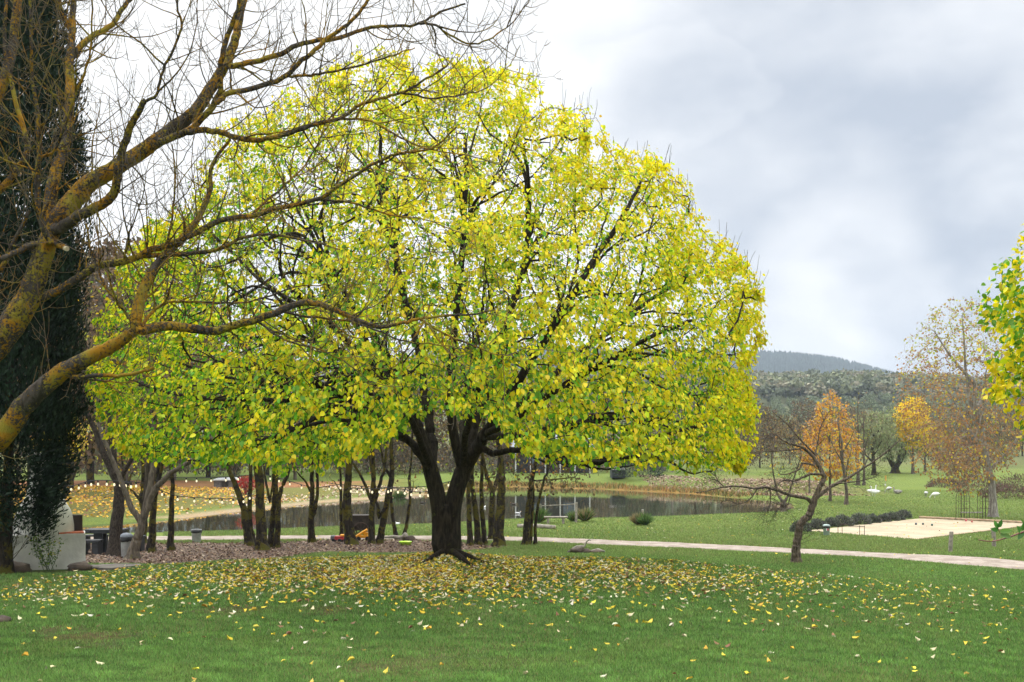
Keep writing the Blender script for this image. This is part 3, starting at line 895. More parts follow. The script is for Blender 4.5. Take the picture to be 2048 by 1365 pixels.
def ell(n, c, r, hollow=.0, zcut=None):
    v = np.random.randn(n, 3); v = unit(v) * (np.random.rand(n, 1) * (1 - hollow ** 3) + hollow ** 3) ** (1 / 3)
    a = np.array(c)[None] + v * np.array(r)[None]
    if zcut is not None: a = a[a[:, 2] > zcut]
    return a

# ------------------------------------------------------------------ bare lichen-covered tree reaching in from the left
def bare_tree():
    random.seed(21)
    D0 = 10.0
    bx = pxw(-330, D0); base = Vector((bx, D0, H1(bx, D0)))
    root = thing('bare_tree', 'large leafless tree with orange lichen on its bark leaning in from the left edge', 'tree', base)
    s = Skel(); K = {}
    def limb(key, par, fr, pts, w0, w1, dd0=0, dd1=0, n=5, jit=.004):
        m = len(pts) - 1
        wpts = [P(p[0], p[1], D0 + dd0 + (dd1 - dd0) * k / m) for k, p in enumerate(pts)]
        if par is None: pi = -1
        else: run = K[par]; pi = s.nearest(wpts[0], run) if fr is None else run[int(fr * (len(run) - 1))]
        kk = .62 if key == 'B' else .68 if key in ('T', 'A') else .86
        K[key] = s.poly(wpts, kk * w0 / 2 / F * (D0 + dd0), kk * w1 / 2 / F * (D0 + dd1), pi, n, jit=jit)
    limb('T', None, 0, [(-330, 1345), (-325, 1250), (-310, 1150), (-290, 1060)], 170, 140)
    limb('A', 'T', 1, [(-270, 1000), (-190, 890), (-90, 780), (-20, 705), (30, 640), (60, 590), (78, 540), (97, 480), (112, 452)], 105, 44)
    limb('B', 'T', 1, [(-240, 1010), (-120, 960), (-40, 905), (7, 869), (45, 816), (82, 779), (131, 741), (180, 715), (232, 689), (270, 658)], 88, 34, 0, -.3)
    limb('A1', 'A', 1, [(120, 435), (150, 398), (180, 367), (232, 337), (285, 302), (337, 264), (390, 223), (424, 172), (450, 131), (469, 86), (480, 37), (491, -15), (505, -90)], 46, 12, 0, .8)
    limb('A2', 'A', 1, [(97, 432), (109, 356), (127, 300), (139, 206), (139, 120), (144, 75), (147, 0), (152, -90)], 30, 10, 0, .6)
    limb('A2b', 'A2', None, [(141, 118), (162, 92), (187, 71), (225, 49), (247, 15), (270, -15), (300, -80)], 16, 8, .4, .9)
    limb('A2c', 'A2', None, [(139, 60), (124, 22), (115, -10), (100, -70)], 11, 7, .5, .4)
    limb('A3', 'A', 1, [(112, 461), (161, 431), (210, 405), (232, 375), (240, 319), (255, 270), (270, 236), (289, 202)], 26, 13, -.1, -.5)
    limb('A3b', 'A3', 1, [(291, 203), (311, 191), (326, 142), (349, 94), (364, 49), (356, 20), (350, -40)], 8, 5, -.5, -.7)
    limb('A4', 'A1', None, [(322, 285), (375, 262), (420, 221), (439, 180), (442, 124), (457, 67), (476, 19), (490, -60)], 17, 9, .2, -.2)
    limb('A5', 'A4', None, [(375, 265), (424, 262), (469, 274), (512, 281), (566, 271), (632, 248), (678, 238), (724, 208), (780, 192), (813, 182), (863, 152), (896, 129)], 15, 4, .1, .2)
    limb('A5b', 'A5', None, [(678, 238), (740, 243), (800, 275), (860, 300), (930, 310), (1000, 330)], 6, 2.4, .2, -.4)
    limb('A5c', 'A5', None, [(800, 185), (860, 197), (920, 190), (975, 175), (1020, 130), (1040, 90)], 5, 2, .2, 0)
    limb('A6', 'A4', None, [(434, 206), (457, 188), (500, 179), (566, 156), (599, 126), (632, 99), (665, 70), (695, 50), (730, 10), (760, -40)], 13, 7, 0, .3)
    limb('A6b', 'A6', None, [(566, 155), (599, 152), (639, 149), (698, 137), (780, 113), (830, 96)], 7, 3, .1, .3)
    limb('A7', 'A1', None, [(450, 134), (484, 129), (549, 113), (609, 86), (681, 75), (731, 57), (780, 53), (830, 50), (880, 25), (930, 8)], 14, 4, .4, 1)
    limb('A7b', 'A7', .8, [(840, 48), (870, 50), (900, 70), (940, 88), (985, 75), (1030, 40), (1060, 0)], 6, 2.5, .8, 1)
    limb('A8', 'A', None, [(75, 598), (112, 584), (157, 557), (195, 533), (262, 520), (300, 501), (337, 490), (394, 467), (442, 441), (512, 431), (560, 416), (632, 400), (672, 377), (731, 337), (764, 321), (797, 307), (863, 297), (912, 255)], 20, 4, 0, -.2)
    limb('A8b', 'A8', None, [(280, 512), (330, 509), (431, 501), (487, 475), (540, 470), (610, 480), (680, 500)], 12, 3.5, 0, -.5)
    limb('A8c', 'A8', None, [(632, 400), (700, 405), (780, 430), (850, 440), (930, 470)], 6, 2.4, 0, .5)
    limb('A8d', 'A8', None, [(500, 432), (570, 370), (610, 330), (650, 260), (690, 200)], 6, 2.5, 0, .7)
    limb('A9', 'A', None, [(95, 484), (60, 492), (37, 502), (0, 520), (-60, 540)], 17, 11, 0, -.4)
    limb('AX', 'A', None, [(104, 482), (116, 490), (130, 496)], 14, 13, 0, -.2)
    limb('A10', 'A', None, [(101, 484), (79, 431), (75, 356), (79, 300), (75, 225), (64, 150), (62, 80), (60, -20)], 15, 6, -.2, -.6)
    limb('A11', 'A10', None, [(82, 313), (105, 305), (125, 265), (139, 225), (155, 180), (172, 140), (184, 75), (185, -10)], 7, 4, -.3, -.8)
    limb('B1', 'B', 1, [(272, 650), (277, 614), (292, 569), (311, 535), (332, 510), (356, 486), (385, 455), (405, 420), (420, 380), (424, 330), (460, 280)], 29, 7, -.3, .3)
    limb('B2', 'B', 1, [(285, 662), (337, 653), (394, 659), (431, 662), (469, 651), (512, 640), (560, 622), (615, 605), (673, 622), (717, 642), (761, 654), (799, 647), (840, 638), (893, 631), (931, 631), (990, 620)], 24, 4, -.3, .1)
    limb('B2b', 'B2', None, [(840, 638), (858, 650), (893, 670), (946, 691), (996, 710), (1040, 703), (1080, 670)], 6, 2.2, 0, 0)
    limb('B2c', 'B2', None, [(560, 622), (600, 632), (659, 638), (717, 647), (800, 680), (870, 690), (930, 700)], 7, 3, 0, -.3)
    limb('B2d', 'B2', None, [(512, 641), (570, 680), (640, 700), (700, 730), (760, 780)], 6, 2.2, -.1, -.6)
    limb('B3', 'B', None, [(140, 752), (165, 755), (195, 751), (244, 752), (277, 745), (307, 737)], 12, 7, -.2, -.5)
    limb('B4', 'B2', None, [(285, 650), (307, 621), (337, 606), (375, 604), (450, 606), (512, 602), (590, 575), (660, 570)], 8, 3, -.3, .4)
    limb('B5', 'B', None, [(262, 640), (237, 605), (214, 580), (195, 535), (180, 494), (172, 449)], 7, 4, -.3, -.6)
    limb('B6', 'B1', None, [(330, 512), (345, 430), (350, 350), (345, 290)], 6, 3, -.2, -.3)
    limb('Z1', 'A', .35, [(-150, 820), (-110, 600), (-60, 400), (-30, 250), (20, 120), (40, -40)], 50, 16, .4, 1.2)
    limb('Z2', 'Z1', .5, [(-50, 420), (0, 380), (40, 330), (55, 290), (30, 200), (10, 100), (15, -30)], 18, 7, .9, 1.0)
    limb('Z3', 'Z1', .3, [(-110, 600), (-50, 560), (0, 540), (30, 480), (60, 420)], 16, 7, .8, .6)
    for k, run in list(K.items()):
        if k in ('T', 'AX'): continue
        L = sum((s.p[a] - s.p[b]).length for a, b in zip(run, run[1:]))
        big = k in ('A1', 'A8', 'B2', 'A5', 'A7')
        n = max(4, int(L * (8.5 if big else 7.5)))
        if k in ('A', 'B'): n = 11
        s.side(run, n, 1.15 if k not in ('A', 'B') else .8, .012 if k not in ('A', 'B') else .009, (30, 85), .05, 3, .42, .10, .35, True, .19, .09)
        # long thin grey suckers that rise straight up
        for q in range(max(1, int(L * .9))):
            j = random.choice(run[len(run) // 5:]); cur = j; pos = s.p[j].copy(); v = Vector((random.gauss(.1, .3), random.gauss(-.1, .2), 1)).normalized(); ids = []
            for m in range(random.randint(5, 11)):
                v = (v + Vector((random.gauss(0, .05), random.gauss(0, .05), .03))).normalized(); pos = pos + v * .12
                cur = s.add(pos, cur, .0055 - .0004 * m); ids.append(cur)
            s.side(ids, 4, .4, .0035, (25, 60), .2, 1, .2, .2, .3, True, .1, .08)
    s.kids = None
    print('bare nodes', len(s.p))
    s.mesh('trunk', BARK_LICHEN, root, base, .035, (.0028, .0075), (base.z, .3, .5), ((.06, 18), (.02, 10), (.008, 6), (0, 3)))
    m = MB(); c = P(131, 497, D0 - .2); d = Vector((1, -.6, -.35)).normalized()
    m.tube([c - d * .02, c + d * .028], .024, 12)
    cut = m.build('cut_limb_end', mat_plain('cut_wood', (.55, .45, .32), .8), root)
    cut.matrix_parent_inverse = Matrix.Translation(-base)
bare_tree()

# ------------------------------------------------------------------ pencil cypress
def cypress():
    random.seed(5); np.random.seed(5)
    base = G(8, 1150, 15); D = base.y
    root = thing('cypress_tree', 'tall narrow dark green cypress rising past the top left corner beside the white hearth', 'tree', base)
    s = Skel(); H = 14.5
    tr = s.poly([(base.x, D, base.z - .1), (base.x + .05, D, base.z + 1.2), (base.x + .1, D, base.z + 3), (base.x + .1, D, base.z + 8), (base.x, D, base.z + H)], .15, .02, -1, 8)
    s.side(tr[1:8], 26, 1.1, .014, (30, 60), .35, 3, .3, .05, .2, False, .12, .12)
    s.mesh('trunk', BARK_GROVE, root, base, .05, (.003, .01), (base.z, .2, .5))
    P_, A_, N_, C_, S_ = [], [], [], [], []
    nc = 2600
    for k in range(nc):
        u = random.random() ** .9; z = 1.0 + u * (H - 1.0)
        rr = (1.50 * min(1, .50 + (z / 4.2) ** .8 * .6)) * (1 - max(0, (z - 8) / 6.8)) ** .7
        rr = min(rr, 1.32, .40 + .30 * z)
        th = random.random() * 2 * PI; q = rr * math.sqrt(random.uniform(.35, 1.0)) * (1 + .10 * math.sin(th * 5 + z * 1.7))
        c = np.array([base.x + .15 + q * math.cos(th), D + q * math.sin(th), base.z + z])
        if z < 2.6 and random.random() < (.45 if math.cos(th) < .3 else .05): continue
        m = 62
        d = np.random.randn(m, 3) * np.array([.10, .10, .22])
        pos = c + d
        ax = np.stack([np.cos(th) * .35 + np.random.randn(m) * .35, np.sin(th) * .35 + np.random.randn(m) * .35, np.full(m, .9 if z > 2.5 else .3)], 1)
        P_.append(pos); A_.append(ax)
        N_.append(np.stack([np.cos(th) + np.random.randn(m) * .5, np.sin(th) + np.random.randn(m) * .5, .2 + np.random.randn(m) * .4], 1))
        b = random.uniform(.6, 1.5)
        C_.append(np.array([[.014, .026, .015]]) * b * np.random.uniform(.6, 1.6, (m, 1)))
        S_.append(np.random.uniform(.07, .15, m))
    cat = np.concatenate
    leaves('crown', cat(P_), cat(A_), cat(N_), cat(S_), cat(C_), NEEDLE, root, LEAF_Q, base, .42)
cypress()

# ------------------------------------------------------------------ grove beside the pond
def D_of(px, py, dmin=24): return GD(px, py, dmin)
GCOL = [(.10, .07, .035), (.30, .36, .03), (.16, .26, .02), (.55, .42, .03), (.28, .12, .03)]
def grove(seed, label, stems, crown=(0, 3.4, 1.7, 1.9), natt=260, nleaf=500, cw=(5, 2, 1.2, 1.2, 1), bark=None, zrow=None, gtop=None, low=.0, name='grove_tree', rough=1):
    """stems: list of dict(px pts, w0, w1); first one starts on the ground"""
    b0 = stems[0][0][0]; D = D_of(*b0); base = Vector((pxw(b0[0], D), D, H1(pxw(b0[0], D), D)))
    ppm = F / D; st = []
    rs = np.random.RandomState(seed)
    for k, (pts, w0, w1, par) in enumerate(stems):
        dd = 0 if k == 0 else rs.uniform(-.4, .4)
        m = len(pts)
        wpts = [P(p[0], p[1], D + dd * i / max(1, m - 1)) for i, p in enumerate(pts)]
        if par is None:
            wpts[0] = Vector((wpts[0].x, wpts[0].y, H1(wpts[0].x, wpts[0].y) - .05))
        top = wpts[-1]; prev = wpts[-2]
        d = (top - prev).normalized()
        # carry each stem on up inside the crown
        ext = crown[1]
        q = top + d * .6 * ext * .4 + Vector((rs.uniform(-.3, .3), rs.uniform(-.4, .4), ext * .35)); q2 = q + Vector((rs.uniform(-.5, .5), rs.uniform(-.5, .5), ext * .4))
        if w1 > 5: wpts += [q, q2]
        st.append((wpts, w0 / 2 / ppm, (w1 * .35) / 2 / ppm if w1 > 5 else w1 / 2 / ppm, par))
    np.random.seed(seed)
    tops = [s_[0][-1] for s_ in st]
    c = sum(tops, Vector()) / len(tops)
    a = ell(natt, (c.x + crown[0], c.y, c.z + .1), (crown[2], crown[2], crown[3]), .2)
    a2 = ell(natt // 3, (c.x + crown[0], c.y, c.z - crown[3] * .8), (crown[2] * .8, crown[2] * .8, .8), 0)
    lf = dict(n=nleaf, size=(.09, .15), cols=GCOL, cw=cw, tpl=LEAF_Q, thr=.012, sp=.10, zmin=base.z + 1.9)
    return build_tree(name, label, base, st, np.concatenate([a, a2]), .2, 2.2, .24, 40, bark or BARK_GROVE, .005, 2.3, lf, 'trees of the grove by the pond', .05, (.14, .55), seed=seed)

S = lambda pts, w0, w1, par=None: (pts, w0, w1, par)
grove(101, 'thick grove tree with ridged bark standing just left of the forked grey tree', [S([(231, 1113), (232, 1060), (238, 1010), (237, 960), (228, 930)], 29, 19), S([(232, 965), (205, 900), (185, 850), (165, 800)], 15, 7, (0, .55)), S([(238, 960), (262, 920), (270, 880)], 10, 7, (0, .6))], natt=320, nleaf=550, bark=BARK_ROUGH)
grove(102, 'forked grey barked tree in front of the lidded bin, left of centre', [S([(264, 1119), (272, 1085), (285, 1045)], 24, 20), S([(285, 1050), (262, 1015), (245, 970), (225, 920), (205, 870), (190, 820)], 13, 7, (0, .85)), S([(286, 1040), (300, 1000), (315, 975), (345, 945), (385, 920), (410, 890), (450, 850)], 15, 7, (0, .95)), S([(306, 985), (300, 950), (300, 900)], 9, 6, (2, .3))], natt=260, nleaf=300, bark=BARK_GREY)
grove(103, 'dark grove tree right behind the forked grey tree', [S([(286, 1087), (289, 1040), (283, 1000), (286, 960)], 13, 10), S([(283, 1005), (268, 985), (255, 975)], 6, 3, (0, .5))])
grove(104, 'upright dark grove tree with lichen, first to the right of the forked grey tree', [S([(301, 1106), (305, 1060), (308, 1000), (316, 940)], 17, 12), S([(309, 1000), (318, 960), (326, 920)], 9, 7, (0, .5))])
grove(105, 'slim grove tree between the forked grey tree and the open grey bin', [S([(342, 1102), (342, 1050), (344, 1000), (345, 955)], 14, 10)])
grove(106, 'grove tree with trunk kinked to the left, leftmost stem of the middle clump', [S([(500, 1093), (492, 1050), (487, 1015), (470, 970), (458, 935)], 18, 11)])
grove(107, 'thin straight grove tree touching the kinked trunk in the middle clump', [S([(507, 1091), (500, 1050), (499, 1000), (502, 945)], 13, 10)])
grove(108, 'thickest dark grove tree at the centre of the middle clump', [S([(524, 1101), (522, 1050), (521, 1000), (519, 940)], 25, 17), S([(517, 1000), (513, 960), (510, 925)], 8, 7, (0, .5))], natt=330)
grove(109, 'lichen covered grove tree right of the thickest trunk in the middle clump', [S([(542, 1097), (544, 1050), (548, 1000), (549, 930)], 14, 11), S([(540, 1005), (534, 975), (528, 930)], 6, 6, (0, .55))])
grove(110, 'grove tree forking and leaning right at the right end of the middle clump', [S([(553, 1098), (556, 1050), (558, 1000), (566, 970), (578, 935)], 13, 9), S([(554, 1010), (553, 960), (560, 930)], 8, 7, (0, .5))])
grove(111, 'twin stemmed grove tree standing alone right of the middle clump', [S([(624, 1086), (622, 1040), (624, 1000), (624, 945)], 15, 9), S([(628, 1030), (633, 1000), (634, 945)], 9, 7, (0, .4)), S([(621, 985), (612, 965), (597, 948)], 5, 3, (0, .7))])
grove(112, 'very thin grove sapling beside the upright trunk near the toy truck', [S([(684, 1078), (682, 1030), (682, 980), (681, 940)], 8, 6), S([(682, 985), (674, 972), (668, 962)], 2.5, 2, (0, .5))], natt=120, nleaf=120)
grove(113, 'single upright dark trunk between the two toys in the grove', [S([(703, 1091), (696, 1040), (694, 990), (698, 940)], 24, 16)], natt=330)
grove(114, 'lichen covered grove tree with several stems just right of the old cart', [S([(744, 1090), (743, 1040), (745, 990), (747, 930)], 14, 11), S([(741, 1000), (728, 965), (712, 935), (700, 910)], 7, 6, (0, .5)), S([(752, 1000), (762, 960), (770, 930)], 8, 7, (0, .5))])
grove(115, 'grove tree curving up from the foot of its multi stemmed neighbour', [S([(757, 1088), (766, 1050), (775, 1000), (783, 950), (784, 920)], 15, 11), S([(782, 955), (770, 935), (765, 915)], 7, 6, (0, .75)), S([(758, 1035), (755, 1010), (747, 985)], 8, 6, (0, .3))])
grove(116, 'thin curved grove tree by the driftwood log', [S([(794, 1077), (788, 1050), (784, 1020), (782, 990), (786, 950)], 9, 6)], natt=140, nleaf=150)
grove(117, 'thin leaning grove tree left of the great trunk, rising from the log', [S([(806, 1078), (814, 1045), (820, 995), (819, 950), (822, 930)], 8, 6), S([(821, 992), (824, 985), (826, 975)], 3, 2, (0, .6))], natt=140, nleaf=150)
grove(118, 'straight grove tree nearest the right side of the great trunk', [S([(941, 1092), (938, 1040), (937, 990), (939, 945)], 12, 9)])
grove(119, 'second grove tree right of the great trunk, slightly arched', [S([(957, 1091), (953, 1040), (947, 990), (944, 950)], 14, 9)])
grove(120, 'third grove tree right of the great trunk, straight with orange lichen', [S([(970, 1090), (965, 1040), (963, 990), (964, 930)], 11, 10), S([(968, 1050), (972, 1080), (975, 1085)], 5, 3, (0, .2))])
grove(121, 'dark forked grove tree behind the broad based trunk', [S([(983, 1080), (983, 1030), (984, 985), (974, 955), (970, 935)], 14, 9), S([(986, 985), (994, 960), (998, 925)], 9, 8, (0, .65))])
grove(122, 'broad based orange tinted grove tree right of the great trunk', [S([(998, 1094), (998, 1050), (1002, 1000), (1003, 940)], 24, 17)], natt=330)
grove(123, 'last grove tree on the right with a dense tangle of brown twigs', [S([(1052, 1092), (1055, 1040), (1060, 990), (1064, 960)], 16, 10), S([(1062, 1085), (1064, 1040), (1067, 990), (1064, 960)], 6, 5, (0, .1)), S([(1064, 962), (1100, 960), (1150, 955)], 4, 2, (0, .95))], crown=(.3, 1.6, 1.9, 1.2), natt=420, nleaf=600, cw=(9, .2, .1, .3, 1))
grove(124, 'thin orange stem leaning right beside the last grove tree', [S([(1070, 1091), (1071, 1050), (1078, 1000), (1088, 960), (1097, 928)], 7, 6)], natt=120, nleaf=60)

# ------------------------------------------------------------------ small crooked bare tree on the right lawn
def crooked():
    D = GD(1592, 1126); base = G(1592, 1126); ppm = F / D
    def q(pts, dd0=0, dd1=0): return [P(a, b, D + dd0 + (dd1 - dd0) * i / max(1, len(pts) - 1)) for i, (a, b) in enumerate(pts)]
    r = lambda w: w * .82 / 2 / ppm
    st = [(q([(1592, 1130), (1592, 1110), (1594, 1085), (1598, 1060), (1603, 1046), (1618, 1030), (1626, 1008)]), r(20), r(16), None),
          (q([(1621, 1004), (1610, 996), (1580, 991), (1558, 982), (1531, 975), (1509, 977), (1481, 973), (1448, 974), (1417, 982), (1391, 986)], 0, -1), r(9), r(2.2), (0, .97)),
          (q([(1628, 1000), (1636, 993), (1650, 982), (1672, 968), (1699, 955), (1723, 939), (1741, 928), (1771, 905), (1800, 880)], 0, .8), r(12), r(2.5), (0, .99)),
          (q([(1630, 995), (1641, 973), (1648, 955), (1641, 938), (1632, 922), (1621, 909), (1606, 896), (1588, 890), (1566, 881), (1553, 870)], 0, .3), r(13), r(3), (0, .99)),
          (q([(1643, 949), (1621, 949), (1606, 955), (1588, 962), (1564, 962), (1552, 975), (1530, 985)], 0, -.7), r(7), r(2), (3, .3)),
          (q([(1628, 931), (1606, 927), (1599, 938), (1580, 947), (1560, 950)], .1, -.5), r(6), r(2), (3, .45)),
          (q([(1601, 898), (1580, 900), (1558, 902), (1525, 904), (1511, 916), (1500, 930)], .2, -.5), r(5), r(1.6), (3, .68)),
          (q([(1540, 980), (1541, 1000), (1538, 1013), (1527, 1032)], -.3, -.6), r(4), r(1.6), (1, .42)),
          (q([(1515, 978), (1498, 1000), (1478, 1008), (1454, 1001), (1439, 1008)], -.4, -.9), r(4), r(1.4), (1, .5)),
          (q([(1632, 911), (1599, 878), (1577, 851), (1544, 823)], .2, .6), r(6), r(1.6), (3, .5)),
          (q([(1628, 916), (1635, 890), (1641, 856), (1658, 823)], .2, .5), r(5), r(1.6), (3, .5)),
          (q([(1672, 968), (1700, 965), (1730, 960), (1755, 952)], .2, -.4), r(4), r(1.5), (2, .35)),
          (q([(1448, 974), (1435, 960), (1428, 945)], -.7, -.8), r(3), r(1.3), (1, .75)),
          (q([(1581, 990), (1575, 1010), (1560, 1015), (1550, 1025)], -.1, -.4), r(4), r(1.4), (1, .25))]
    random.seed(9)
    build_tree('bare_tree', 'small crooked leafless tree standing alone on the right lawn before the path', base, st, None, bark=BARK_CROOK, tip=.0035, cap=1.05, flute=.09, flare=(.12, .5),
               side=dict(n=24, length=.95, r=.0085, ang=(35, 75), up=.05, lvl=3, curl=.1, tmin=.25, taper=.35, wig=.20, seg=.10), seed=9)
crooked()

# ------------------------------------------------------------------ trees and shrubs on the right
def vis(px, D, hpx): return hpx / F * D
def leaf_tree(name, label, px, py, top, halfw, D=None, n=3000, natt=900, cols=None, cw=None, size=(.12, .2), bark=None, trunkw=8, lean=0, shape='oval', bot=None, seed=1, step=None, tip=.006, tpl=LEAF_Q, group=None, bare=.0, droop=-.6, forks=1, sp=.12):
    D = D or GD(px, py); ppm = F / D; x = pxw(px, D); base = Vector((x, D, H1(x, D)))
    Ht = (py - top) / ppm; hw = halfw / ppm; zb = base.z + ((py - bot) / ppm if bot else Ht * .25); zt = base.z + Ht
    np.random.seed(seed); rs = np.random.RandomState(seed)
    step = step or Ht / 28
    cz = (zt + zb) / 2; rz = (zt - zb) / 2; lx = lean / ppm
    a = ell(natt, (x + lx, D, cz), (hw, hw, rz), .25)
    if shape == 'cone':
        u = np.clip((a[:, 2] - zb) / (zt - zb), 0, 1); k = 1.25 * (1 - .75 * u); a[:, 0] = x + lx + (a[:, 0] - x - lx) * k; a[:, 1] = D + (a[:, 1] - D) * k
    if shape == 'lobed':
        a = a[vnoise(a[:, 0] * 1.3, a[:, 2] * 1.3 + a[:, 1], 2.2 / hw, seed) > -.35]
    tw = trunkw / ppm / 2; st = []
    if forks == 1:
        st.append(([base - Vector((0, 0, .1)), (x + lx * .1, D, base.z + Ht * .2), (x + lx * .7, D + .1, base.z + Ht * .5), (x + lx, D, base.z + Ht * .9)], tw, tw * .12, None))
        for k in range(5):
            th = k * 2.4 + seed; u = .18 + .1 * k
            p0 = Vector((x + lx * u, D, base.z + Ht * (u + .02)))
            st.append(([p0, p0 + Vector((math.cos(th) * hw * .3, math.sin(th) * hw * .3, Ht * .10)), p0 + Vector((math.cos(th) * hw * .6, math.sin(th) * hw * .6, Ht * .24))], tw * .5, tw * .12, (0, u + .04)))
    else:
        st.append(([base - Vector((0, 0, .1)), (x, D, base.z + Ht * .05), (x, D, base.z + Ht * .1)], tw * 1.2, tw, None))
        for k in range(forks):
            th = PI * (k / (forks - 1)) if forks > 1 else 0; cx = math.cos(th) * hw * .55
            st.append(([(x + cx * .15, D, base.z + Ht * .12), (x + cx * .5, D + rs.uniform(-.3, .3), base.z + Ht * .25), (x + cx, D + rs.uniform(-1, 1), base.z + Ht * .6)], tw * .7, tw * .15, (0, .9)))
    lf = dict(n=n, size=size, cols=cols, cw=cw, tpl=tpl, thr=tip * 3, sp=sp, zmin=zb - .2, droop=droop) if n else None
    return build_tree(name, label, base, st, a, step, step * 12, step * 1.25, 60, bark or BARK_GREY, tip, 2.2, lf, group, .04, (.2, .5), seed=seed, sides=((.12, 12), (.05, 7), (.02, 4), (0, 3)))

YL = [(.66, .50, .03), (.38, .42, .04), (.40, .21, .07), (.28, .17, .09)]
leaf_tree('plane_tree', 'tall pale trunked tree with sparse brown and yellow leaves beside the wire arch', 1986, 1035, 588, 128, n=6800, natt=3600, lean=-62, cols=YL, cw=lambda p: np.stack([.6 + 0 * p[:, 0], .25 + 1.6 * sstep(p[:, 2], 5.5, 9), 2.2 - 1.2 * sstep(p[:, 2], 6, 9), 1.7 - 1.0 * sstep(p[:, 2], 6, 9)], 1), size=(.11, .19), trunkw=17, bot=1000, seed=31, step=.22, tip=.006, bark=BARK_PALE, sp=.1)
leaf_tree('maple_tree', 'small pointed tree with orange leaves right behind the crooked bare tree', 1660, 1003, 776, 74, n=4200, natt=900, cols=[(.66, .32, .04), (.78, .50, .04), (.42, .20, .07), (.45, .33, .22)], cw=(4, 3, 2, 2.5), size=(.14, .26), trunkw=6, shape='cone', bot=968, seed=32)
leaf_tree('willow_tree', 'twin trunked dark willow with thin grey green foliage on the far right lawn', 1790, 947, 812, 60, n=3000, natt=1100, cols=[(.24, .30, .12), (.32, .37, .16), (.20, .20, .10)], cw=(3, 2, 2), size=(.25, .45), trunkw=14, forks=4, bot=925, seed=33, bark=BARK_GROVE, tip=.012, droop=-1.5, sp=.3)
leaf_tree('willow_tree', 'single trunked willow with grey green foliage left of the twin trunked one', 1748, 951, 822, 46, n=2200, natt=600, cols=[(.24, .28, .12), (.32, .34, .15), (.2, .19, .1)], cw=(3, 2, 2), size=(.25, .45), trunkw=10, lean=-6, bot=905, seed=34, bark=BARK_GROVE, tip=.012, droop=-1.5, sp=.3)
leaf_tree('golden_tree', 'golden yellow tree half hidden behind the tall sparse brown tree', 1826, 948, 792, 36, n=4200, natt=600, cols=[(.92, .60, .02), (.85, .68, .04), (.7, .52, .06)], cw=(4, 3, 1), size=(.25, .42), trunkw=7, bot=900, seed=35, tip=.012, sp=.25)
leaf_tree('bare_tree', 'slim leaning bare tree on the lawn between the crooked tree and the geese', 1693, 1010, 800, 46, n=250, natt=600, cols=YL, cw=(4, 3, 1, 1), size=(.1, .18), trunkw=8, lean=-16, bot=945, seed=36, tip=.006)
leaf_tree('bare_tree', 'pair to the right of the orange tree, left bare trunk at the lawn edge', 1716, 971, 770, 34, n=60, natt=350, cols=YL, cw=(1, 1, 1, 1), size=(.1, .2), trunkw=8, bot=930, seed=37, tip=.009)
leaf_tree('bare_tree', 'pair to the right of the orange tree, right bare trunk at the lawn edge', 1728, 971, 790, 30, n=60, natt=300, cols=YL, cw=(1, 1, 1, 1), size=(.1, .2), trunkw=6, bot=930, seed=38, tip=.009)
leaf_tree('young_tree', 'small tree with a thin trunk and rusty leaves left of the orange tree', 1619, 989, 850, 34, n=500, natt=260, cols=YL, cw=(1, 1, 4, 3), size=(.14, .24), trunkw=4, bot=950, seed=39, tip=.007)
leaf_tree('young_tree', 'bare grey tree with two stems at the right end of the pond', 1567, 1024, 830, 52, n=200, natt=600, cols=YL, cw=(1, 1, 3, 3), size=(.1, .16), trunkw=9, forks=2, bot=985, seed=40, tip=.006)
leaf_tree('young_tree', 'thin trunked tree with brown leaves behind the golden tree', 1850, 946, 840, 40, n=1500, natt=400, cols=YL, cw=(1, 1, 4, 3), size=(.2, .34), trunkw=6, bot=900, seed=41, tip=.01, sp=.2)
leaf_tree('young_tree', 'low bushy brown tree behind the wire arch', 1930, 972, 880, 62, n=2600, natt=700, cols=[(.16, .07, .05), (.22, .12, .06), (.30, .2, .05)], cw=(3, 3, 1), size=(.16, .26), trunkw=6, forks=3, bot=960, seed=42, tip=.009, sp=.2)

def right_tree():
    D = 15.0; x = 10.9; base = Vector((x, D, H1(x, D)))
    np.random.seed(51)
    a = ell(3400, (x, D, 4.15), (3.55, 3.3, 2.95), .45)
    a = a[(a[:, 2] > 1.85)]
    a = a[vnoise(a[:, 0] * 1.2, a[:, 2] * 1.3 + a[:, 1] * .6, 1.7, 8) > -.55]
    st = [([base - Vector((0, 0, .1)), base + Vector((0, 0, .8)), base + Vector((0, 0, 1.4))], .26, .22, None)]
    for k in range(7):
        th = k * .9; st.append(([base + Vector((0, 0, 1.4)), base + Vector((math.cos(th) * .9, math.sin(th) * .9, 2.4)), base + Vector((math.cos(th) * 2, math.sin(th) * 2, 4.2))], .09, .02, (0, .95)))
    lf = dict(n=26000, size=(.075, .13), cols=[(.84, .68, .008), (.52, .60, .01), (.14, .34, .012)], cw=lambda p: np.stack([.9 + .8 * (vnoise(p[:, 0], p[:, 2], 2.4, 9) > .0), .6 + 0 * p[:, 0], .55 + .9 * (vnoise(p[:, 0], p[:, 2], 2.4, 9) < -.1)], 1), thr=.012, sp=.07, zmin=1.6, w=lambda p: .1 + (np.hypot(p[:, 0] - x, p[:, 1] - D) > 2.2))
    build_tree('broadleaf_tree', 'yellow green leafy tree cut off by the right edge', base, st, a, .16, 2, .21, 60, BARK_MAIN, .004, 2.1, lf, None, .05, (.15, .6), seed=51)
right_tree()

